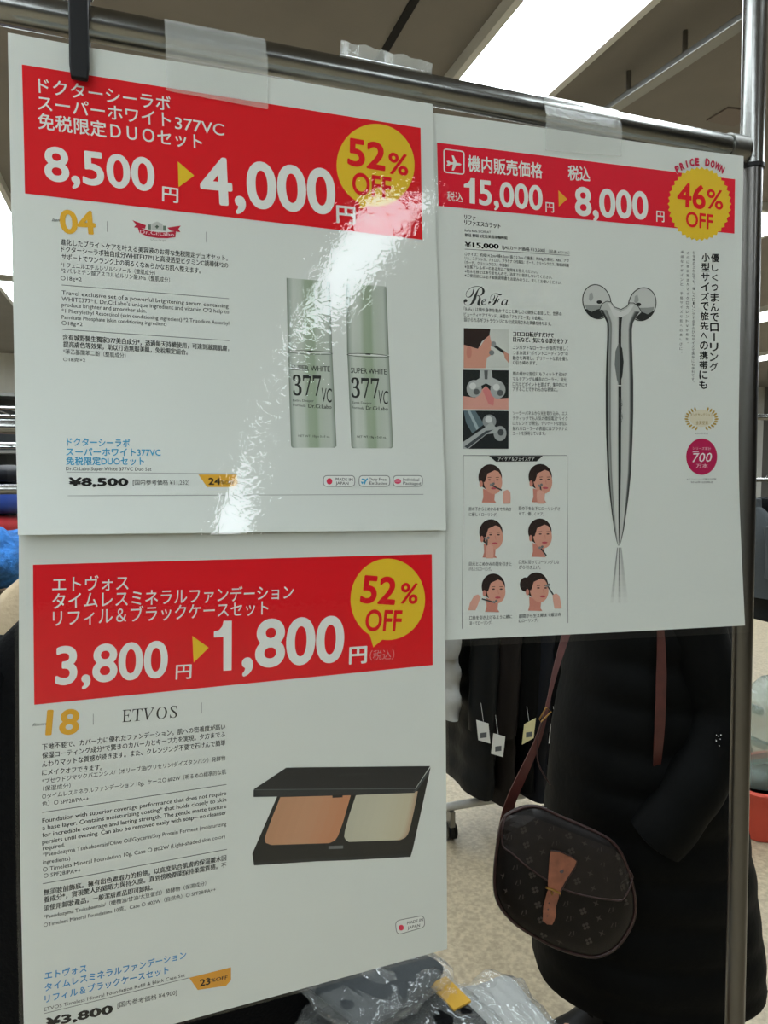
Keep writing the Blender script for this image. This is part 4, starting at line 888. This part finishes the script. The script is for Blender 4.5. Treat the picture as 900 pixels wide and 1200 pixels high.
package(pu - .02, pv + .05, ctop + .062, .10, .08, .035, 'crumpled clear package lying on the yellow labelled one', 'midgrey', .45, 7.7)
package(pu + .165, pv - .02, ctop, .06, .10, .03, 'clear plastic packet at the right end of the carton', 'silver', .1, 4.1)
# ------------------------------------------------------------------ person with shoulder bag
PD = 1.60
X, Y = Vector((1, 0, 0)), Vector((0, 1, 0))
def pp(px, py, dd=0): return at(px, py, PD + dd)
base = at(765, 1000, PD); base = Vector((base.x, base.y, 0))
person = empty('person', base, 'person in a long black padded coat, brown bag on the shoulder', 'person')
def chain_mesh(name, verts, edges, radii, m, parent, sub=2, root=0):
    me = bpy.data.meshes.new(name); me.from_pydata([v - ORG[parent.name] for v in verts], edges, []); me.materials.append(m)
    o = link(name, me, parent); mo = o.modifiers.new('skin', 'SKIN'); me.skin_vertices.new() if not me.skin_vertices else None
    for i, rr in enumerate(radii):
        sv = me.skin_vertices[0].data[i]; sv.radius = rr if isinstance(rr, tuple) else (rr, rr); sv.use_root = (i == root)
    s_ = o.modifiers.new('sub', 'SUBSURF'); s_.levels = sub; s_.render_levels = sub
    for p in me.polygons: p.use_smooth = True
    mo.use_smooth_shade = True
    return o
B0 = base + Y * .02     # person seen from the side, facing left (-X)
bv_ = [B0 + UP * .88, B0 + UP * 1.05, B0 + UP * 1.22 + X * .01, B0 + UP * 1.31, B0 + UP * 1.40 - X * .015, B0 + UP * 1.50 - X * .03, B0 + UP * 1.58 - X * .02,
       B0 + UP * .82 - Y * .09, B0 + UP * .45 - Y * .09 - X * .01, B0 + UP * .10 - Y * .09 + X * .02, B0 + UP * .03 - Y * .09 - X * .13,
       B0 + UP * .82 + Y * .09, B0 + UP * .45 + Y * .09 - X * .05, B0 + UP * .10 + Y * .09 - X * .05, B0 + UP * .03 + Y * .09 - X * .2,
       B0 + UP * 1.27 - Y * .13, at(815, 740, PD - .19), at(838, 840, PD - .19), at(790, 950, PD - .2),
       B0 + UP * 1.27 + Y * .15, at(800, 740, PD + .23), at(815, 850, PD + .23), at(760, 940, PD + .22)]
be = [(0, 1), (1, 2), (2, 3), (3, 4), (4, 5), (5, 6), (0, 7), (7, 8), (8, 9), (9, 10), (0, 11), (11, 12), (12, 13), (13, 14), (3, 15), (15, 16), (16, 17), (17, 18), (3, 19), (19, 20), (20, 21), (21, 22)]
br = [(.13, .10), (.11, .09), (.12, .09), (.10, .08), .048, .085, .075, .075, .05, .04, .035, .075, .05, .04, .035, .03, .03, .03, .025, .03, .03, .03, .025]
chain_mesh('body', bv_, be, br, M['skin'], person)
# face, facing left
hc = B0 + UP * 1.52 - X * .03
b = MB(); b.c = 0
rings = []
for i in range(17):
    t = i / 16; a = math.pi * t; z = .115 * math.cos(a); rw = []
    for j in range(28):
        q_ = 2 * math.pi * j / 28; fx = -math.cos(q_); rr = math.sin(a) if 0 < i < 16 else .05
        lx = .092 * rr * math.cos(q_); ly = .072 * rr * math.sin(q_)
        if math.cos(q_) > .9 and -.045 < z < .012: lx += .02 * (1 - abs(z + .02) / .035 if abs(z + .02) < .035 else 0) * (math.cos(q_) - .9) * 10
        if z < -.06: lx *= .9
        rw.append(hc + Vector((-lx, ly, z)))
    rings.append(rw)
b.loft(rings)
hd = b.build('face', M['skin'], person, True)
for sy in (-1, 1):
    b = MB(); c1 = hc + Vector((-.082, sy * .03, .012)); b.loft([ring(c1 + X * (.008 * math.cos(t)), Y, UP, .012 * math.sin(t) + .0005, .007 * math.sin(t) + .0005, 14, 2) for t in (0.1, .5, 1, 1.57, 2.1, 2.6, 3.0)]); b.build('eye', M['white'], hd, True); b = MB(); b.loft([ring(c1 - X * q_, Y, UP, .0055 * w__, .0055 * w__, 12, 2) for q_, w__ in ((.0066, 1), (.0082, .9), (.0086, .3))]); b.build('pupil', M['hair'], hd, True)
    b = MB(); b.loft([ring(hc + Vector((.004, sy * (.074 + dx), -.012)), X, UP, .018 * s_, .03 * s_, 14, 2) for dx, s_ in ((-.01, .7), (.008, 1), (.016, .85), (.017, .3))]); b.build('ear', M['skin'], hd, True)
b = MB(); b.box(hc + Vector((-.086, 0, -.055)), X * .003, Y * .02, UP * .004); b.build('mouth', M['dark_leather'], hd, bevel=.002)
b = MB(); rings = []
for i in range(15):
    t = i / 14; a = math.pi * (.02 + .72 * t); z = .128 * math.cos(a)
    rings.append([hc + UP * .008 + Vector(((.1 + .012 * (t > .6)) * math.sin(a) * math.cos(q_) * (1 if math.cos(q_) > -.2 or t < .36 else max(.2, 1 - (t - .36) * 5)) + .012, .084 * math.sin(a) * math.sin(q_), z - (.03 * t if math.cos(q_) > 0 else 0))) for q_ in (2 * math.pi * j / 28 for j in range(28))])
b.loft(rings); b.build('hair', M['hair'], person, True)
# long puffer coat, rings follow the silhouette (pixel rows -> metres at the person's distance)
rows = [(598, 728, 790), (612, 708, 808), (640, 690, 822), (690, 676, 832), (740, 668, 838), (800, 660, 845), (860, 650, 852), (930, 645, 862), (1000, 640, 874), (1060, 633, 884), (1100, 629, 890), (1136, 628, 893)]
def rowat(y):
    for a, c in zip(rows, rows[1:]):
        if a[0] <= y <= c[0]: t = (y - a[0]) / (c[0] - a[0]); return a[1] + (c[1] - a[1]) * t, a[2] + (c[2] - a[2]) * t
rings = []; NR = 76; hh = []
for i in range(NR + 1):
    y = rows[0][0] + (rows[-1][0] - rows[0][0]) * i / NR; xl, xr = rowat(y); L_, R_ = pp(xl, y), pp(xr, y); z = (L_.z + R_.z) / 2
    a = (R_.x - L_.x) / 2; c = Vector(((L_.x + R_.x) / 2, base.y + .02, z)); t = i / NR
    dep = .12 + .08 * min(1, t * 5) + .02 * t
    pu = 1 + .055 * (abs(math.sin(math.pi * (z / .088))) ** .7 - .6)
    ca = 1 if 0 < i < NR else .96
    rw = ring(c, X, Y, a * (.985 + .03 * (pu - 1) * 4), dep * pu * ca, 48, 2.3)
    rings.append([p + Vector((0, 1, 0)) * .008 * noise.noise(p * 11) + X * .004 * noise.noise(p * 13 + Vector((4, 0, 0))) for p in rw])
last = rings[-1]; cc = sum(last, Vector()) / len(last)
rings.append([cc + (p - cc) * .93 + UP * .012 for p in last]); rings.append([cc + (p - cc) * .9 + UP * .12 for p in last])
b = MB(); b.loft(rings); coat = b.build('padded_coat', M['black_cloth'], person, True)
def sleeve(pts, r0, r1):
    P_ = []; R_ = []; n = 40
    for i in range(n + 1):
        p = edge3(pts, i / n); P_.append(p); t = i / n; R_.append((r0 + (r1 - r0) * t) * (1 + .09 * (abs(math.sin(math.pi * t * 7)) ** .7 - .6)) * (.5 if i == n else 1))
    b = MB(); b.tube(P_, R_, 22); return b.build('sleeve', M['black_cloth'], coat, True)
def edge3(pts, t):
    n = len(pts) - 1; k_ = min(int(t * n), n - 1); q_ = t * n - k_; P = [pts[max(k_ - 1, 0)], pts[k_], pts[k_ + 1], pts[min(k_ + 2, n)]]
    return .5 * (2 * P[1] + (P[2] - P[0]) * q_ + (2 * P[0] - 5 * P[1] + 4 * P[2] - P[3]) * q_ * q_ + (3 * P[1] - P[0] - 3 * P[2] + P[3]) * q_ ** 3)
sleeve([at(768, 622, PD - .05), at(776, 640, PD - .14), at(815, 740, PD - .19), at(838, 840, PD - .19), at(812, 922, PD - .215), at(764, 988, PD - .2)], .062, .055)
sleeve([at(768, 622, PD + .08), at(770, 640, PD + .17), at(800, 740, PD + .23), at(815, 850, PD + .23), at(740, 960, PD + .22)], .062, .055)
b = MB(); hz = pp(760, 585).z
b.loft([ring(Vector((base.x - .01, base.y + .02, hz + dz)), X, Y, a, a * .95, 26, 2) for dz, a in ((-.05, .12), (0, .09), (.06, .085), (.065, .07), (0, .065))]); b.build('coat_collar', M['black_cloth'], coat, True)
for i in range(7):
    p = at(843 + random.uniform(-4, 5), 868 + random.uniform(-8, 9), PD - .262)
    b = MB(); b.loft([ring(p + Y * (-.002 * math.cos(t)), X, UP, .0016 * math.sin(t) + .0002, .0016 * math.sin(t) + .0002, 6, 2) for t in (.2, 1.2, 2.2)]); b.build('rhinestone', M['chrome'], coat)
b = MB()
for sy in (-1, 1):
    xx = -.01 if sy < 0 else -.05
    b.loft([ring(Vector((base.x + xx * (1 if z_ < .6 else .3), base.y + .02 + sy * .095, z_)), X, Y, a, a * .95, 22, 2) for z_, a in ((.09, .06), (.25, .065), (.45, .072), (.7, .09), (.9, .1))])
b.build('trousers', M['black_knit'], person, True)
for sy in (-1, 1):
    xx = -.01 if sy < 0 else -.05; c0 = Vector((base.x + xx, base.y + .02 + sy * .095, 0))
    b = MB(); b.loft([ring(c0 + X * ox + UP * z_, X, Y, a, bb, 22, 2.4) for z_, ox, a, bb in ((.0, -.05, .13, .045), (.03, -.05, .135, .05), (.06, -.045, .125, .05), (.085, -.02, .09, .052), (.12, .005, .064, .056), (.2, .01, .066, .062), (.21, .01, .055, .05))]); b.build('boot', M['black_plastic'], person, True)
# shoulder bag
BD = 1.335
bp_ = lambda x, y, dd=0: at(x / 4.5 + 560, y / 4.5 + 920, BD + dd)
outl = [(112, 215), (128, 175), (145, 150), (200, 120), (260, 102), (330, 108), (420, 150), (560, 210), (690, 275), (760, 350), (812, 480), (838, 600), (835, 700), (790, 800), (720, 880), (620, 918), (500, 897), (400, 862), (310, 815), (200, 745), (120, 660), (85, 580), (78, 480), (90, 340)]
def smooth2(pts, n=4):
    out = []; N_ = len(pts)
    for i in range(N_):
        P = [pts[i - 1], pts[i], pts[(i + 1) % N_], pts[(i + 2) % N_]]
        for k_ in range(n):
            q_ = k_ / n; out.append(tuple(.5 * (2 * P[1][j] + (P[2][j] - P[0][j]) * q_ + (2 * P[0][j] - 5 * P[1][j] + 4 * P[2][j] - P[3][j]) * q_ * q_ + (3 * P[1][j] - P[0][j] - 3 * P[2][j] + P[3][j]) * q_ ** 3) for j in (0, 1)))
    return out
bag = empty('shoulder_bag', bp_(450, 900), 'brown monogram shoulder bag with tan buckle tab against the coat', 'bag')
OL = smooth2(outl, 3); cx, cy = 455, 510
def lay(sc, dd): return [bp_(cx + (x - cx) * sc, cy + (y - cy) * sc, dd) for x, y in OL]
b = MB(); b.loft([lay(.55, -.052), lay(.8, -.047), lay(.93, -.038), lay(.985, -.024), lay(1, 0), lay(.985, .022), lay(.93, .034), lay(.7, .04)]); body = b.build('bag_body', M['canvas'], bag, True)
b = MB(); pip = lay(.972, -.031); b.tube(pip + pip[:1], .0028, 10, False); b.build('piping', M['dark_leather'], body, True)
def bagz(x, y):
    """how far the bag's front bulges at (x,y)"""
    s_ = 0
    lo, hi = 0., 1.4
    best = min(((math.hypot(ox - cx, oy - cy), math.atan2(oy - cy, ox - cx)) for ox, oy in OL), key=lambda q_: abs((q_[1] - math.atan2(y - cy, x - cx) + math.pi) % (2 * math.pi) - math.pi))
    s_ = math.hypot(x - cx, y - cy) / best[0]
    for (s0, d0), (s1, d1) in zip([(0, -.052), (.55, -.052), (.8, -.047), (.93, -.038), (.985, -.024)], [(.55, -.052), (.8, -.047), (.93, -.038), (.985, -.024), (1.1, -.0)]):
        if s0 <= s_ <= s1: return d0 + (d1 - d0) * (s_ - s0) / (s1 - s0)
    return 0
def patch(pts, lift, th, name, m, parent, fine=.012):
    """a shaped flat piece of leather lying on the bag's front"""
    bm = bmesh.new(); vs = [bm.verts.new((x, y, 0)) for x, y in pts]; f = bm.faces.new(vs); bmesh.ops.triangulate(bm, faces=[f])
    for _ in range(3):
        es = [e for e in bm.edges if e.calc_length() > 45]
        if es: bmesh.ops.subdivide_edges(bm, edges=es, cuts=1); bmesh.ops.triangulate(bm, faces=bm.faces)
    bm.verts.index_update(); bm.edges.ensure_lookup_table()
    fr = [bp_(v.co.x, v.co.y, bagz(v.co.x, v.co.y) - lift - th) for v in bm.verts]; bk_ = [bp_(v.co.x, v.co.y, bagz(v.co.x, v.co.y) - lift) for v in bm.verts]
    n = len(fr); fs = [tuple(v.index for v in f.verts) for f in bm.faces]; ff = fs + [tuple(i + n for i in f[::-1]) for f in fs]
    for e in bm.edges:
        if len(e.link_faces) == 1: a, c = e.verts[0].index, e.verts[1].index; ff.append((a, c, c + n, a + n))
    bm.free(); b = MB(); b.add(fr + bk_, ff); return b.build(name, m, parent, False)
flap = [(150, 158), (270, 160), (400, 212), (560, 275), (700, 330), (760, 372), (800, 450), (815, 497), (768, 600), (700, 604), (600, 590), (480, 560), (370, 505), (260, 430), (180, 360), (132, 320), (130, 230)]
fl = patch(flap, .001, .003, 'flap', M['canvas_flap'], bag)
b = MB(); b.tube([bp_(x, y, bagz(x, y) - .004) for x, y in (edge(flap[6:] + flap[:1], i / 40) for i in range(41))], .0016, 8); b.build('flap_trim', M['dark_leather'], fl, True)
tabp = [(385, 345), (430, 350), (490, 375), (523, 400), (515, 430), (470, 500), (440, 555), (430, 585), (368, 572), (370, 500), (375, 430), (378, 380)]
tab_ = patch(tabp, .0045, .0022, 'buckle_tab', M['leather'], bag)
strp = [(366, 560), (430, 575), (425, 600), (412, 640), (412, 690), (403, 715), (392, 737), (365, 735), (342, 715), (345, 640), (358, 590)]
patch(strp, .0042, .0018, 'buckle_strap', M['leather'], bag)
b = MB(); e_ = tabp[:8]; b.tube([bp_(x, y, bagz(x, y) - .0075) for x, y in e_], .0012, 8); b.build('stitched_edge', M['dark_leather'], tab_, True)
b = MB(); b.tube([bp_(x, y, bagz(x, y) - .009) for x, y in ((358, 540), (395, 552), (436, 572))], .002, 10); b.tube([bp_(388, 560, bagz(388, 560) - .009), bp_(394, 578, bagz(394, 578) - .009)], .0016, 8); b.build('buckle', M['brass'], bag, True)
b = MB()
for x, y in ((375, 622), (370, 655), (366, 690)): b.tube([bp_(x, y, bagz(x, y) - .0061), bp_(x, y, bagz(x, y) - .0064)], .0014, 10)
b.tube([bp_(441, 452, bagz(441, 452) - .0068), bp_(441, 452, bagz(441, 452) - .0071)], .004, 10); b.build('strap_holes', M['dark_leather'], tab_)
# faded monogram motifs on the canvas
b = MB(); ang = math.radians(24)
def motif(x, y, kind, lift):
    z_ = bagz(x, y) - lift; ex = (bp_(x + 10, y + 4.4, z_) - bp_(x, y, z_)).normalized(); ey = (bp_(x + 4.4, y - 10, z_) - bp_(x, y, z_)).normalized(); o_ = bp_(x, y, z_)
    if kind == 0:
        for t_, dx, dy in (('L', -.003, -.0015), ('V', .002, .0015)):
            vs, fs = glyphs(SER(t_), -.02); b.add([o_ + ex * ((p[0] - .33) * .0125 + dx) + ey * ((p[1] - .33) * .0125 + dy) - ex.cross(ey) * -.00005 for p in vs], fs)
    elif kind == 1:
        for i in range(4): a = math.pi / 2 * i; c_ = o_ + ex * (.0042 * math.cos(a)) + ey * (.0042 * math.sin(a)); b.add([c_ + ex * (.0028 * math.cos(q_)) + ey * (.0028 * math.sin(q_)) for q_ in (2 * math.pi * j / 12 for j in range(12))], [tuple(range(12))])
    else:
        b.add([o_ + ex * ((.0068 if j % 2 == 0 else .002) * math.cos(math.pi * j / 4 + .78 * 0)) + ey * ((.0068 if j % 2 == 0 else .002) * math.sin(math.pi * j / 4)) for j in range(8)], [tuple(range(8))])
def inside(x, y, poly):
    c = False
    for (x0, y0), (x1, y1) in zip(poly, poly[1:] + poly[:1]):
        if (y0 > y) != (y1 > y) and x < (x1 - x0) * (y - y0) / (y1 - y0) + x0: c = not c
    return c
def scatter(test, lift):
    n = 0
    for r_ in range(-8, 9):
        for c_ in range(-8, 9):
            lx, ly = c_ * 92 + (46 if r_ % 2 else 0), r_ * 66; x, y = 440 + lx * math.cos(ang) - ly * math.sin(ang), 470 + lx * math.sin(ang) + ly * math.cos(ang)
            sh_ = [(cx + (px_ - cx) * .9, cy + (py_ - cy) * .9) for px_, py_ in OL]
            if test(x, y) and inside(x, y, sh_) and not inside(x, y, [(360, 330), (540, 380), (450, 600), (420, 750), (330, 740), (350, 560)]): motif(x, y, (c_ + 2 * (r_ % 2) + r_) % 3, lift)
fl_in = [(cx + (x - cx) * .94, 375 + (y - 375) * .9) for x, y in flap]
fl_out = [(cx + (x - cx) * 1.04, 375 + (y - 375) * 1.08) for x, y in flap]
scatter(lambda x, y: inside(x, y, fl_in), .0046); b.build('monogram_print', M['motif'], fl)
b = MB(); scatter(lambda x, y: not inside(x, y, fl_out), .0009); b.build('monogram_print', M['motif'], body)
b = MB()
zp = [(345, 112), (360, 122), (376, 132), (392, 141), (406, 150), (418, 157)]
for i, (x, y) in enumerate(zp): p = bp_(x, y, bagz(x, y) - .002); b.box(p, X * .0025, Y * .002, UP * .0012)
b.build('zip_pull', M['chrome'], bag, bevel=.0005)
# strap (left fall with buckle, right fall against the coat, over the shoulder behind the sign)
sl = [(720, 615, .155), (694, 645, .10), (676, 700, .03), (662, 748, 0), (651, 785, -.02), (644, 815, -.03), (639, 838, -.035), (630, 868, -.035), (616, 900, -.035), (603, 928, -.03), (594, 952, -.02), (585, 985, -.005)]
lw = [.022, .022, .021, .0155, .0105, .006, .008, .012, .0165, .019, .019, .012]
L3 = [at(x, y, BD + .09 + d_ * 0 - .0 + (d_ if d_ > 0 else d_ * 1.5)) for x, y, d_ in sl]
pts = [edge3(L3, i / 44) for i in range(45)]; ww = [lw[min(int(i / 44 * 11), 10)] + (lw[min(int(i / 44 * 11), 10) + 1] - lw[min(int(i / 44 * 11), 10)]) * (i / 44 * 11 - min(int(i / 44 * 11), 10)) for i in range(45)]
sid = []
for i in range(45): t_ = (pts[min(i + 1, 44)] - pts[max(i - 1, 0)]).normalized(); sid.append(t_.cross(Y).normalized())
b = MB(); b.ribbon(pts, ww, sid, Y, .0016); st = b.build('strap', M['strap'], bag, True)
b = MB(); b.tube([at(640, 829, BD + .03), at(646, 834, BD + .03), at(634, 846, BD + .03), at(632, 843, BD + .03), at(640, 829, BD + .03)], .0014, 8); b.build('strap_buckle', M['brass'], st, True)
b = MB(); b.tube([edge3([at(636, 845, BD + .03), at(630, 868, BD + .03), at(631, 895, BD + .03), at(645, 920, BD + .03)], i / 16) for i in range(17)], .0014, 8); b.build('strap_tail', M['dark_leather'], st, True)
def coat_front(px, py):
    d = ray(px, py); y_hit = base.y - .19
    return CAM + d * (y_hit / d.y)
R3 = [(720, 615, .155 + BD + .09), (752, 640, PD - .235), (768, 690, PD - .23), (774, 738, PD - .222), (775, 790, PD - .222), (773, 850, PD - .222), (770, 895, PD - .205), (768, 930, PD - .13), (768, 950, PD - .10)]
rw_ = [.022, .02, .018, .013, .0195, .0195, .015, .017, .014]
P3 = [at(*q_) for q_ in R3]; pts = [edge3(P3, i / 40) for i in range(41)]; sid = []; ww = []
for i in range(41):
    t_ = (pts[min(i + 1, 40)] - pts[max(i - 1, 0)]).normalized(); sid.append(t_.cross(Y).normalized()); k_ = min(int(i / 5), 7); ww.append(rw_[k_] + (rw_[k_ + 1] - rw_[k_]) * (i / 5 - k_))
b = MB(); b.ribbon(pts, ww, sid, Y, .0016); b.build('strap', M['strap'], bag, True)
print('script done', len(bpy.data.objects))
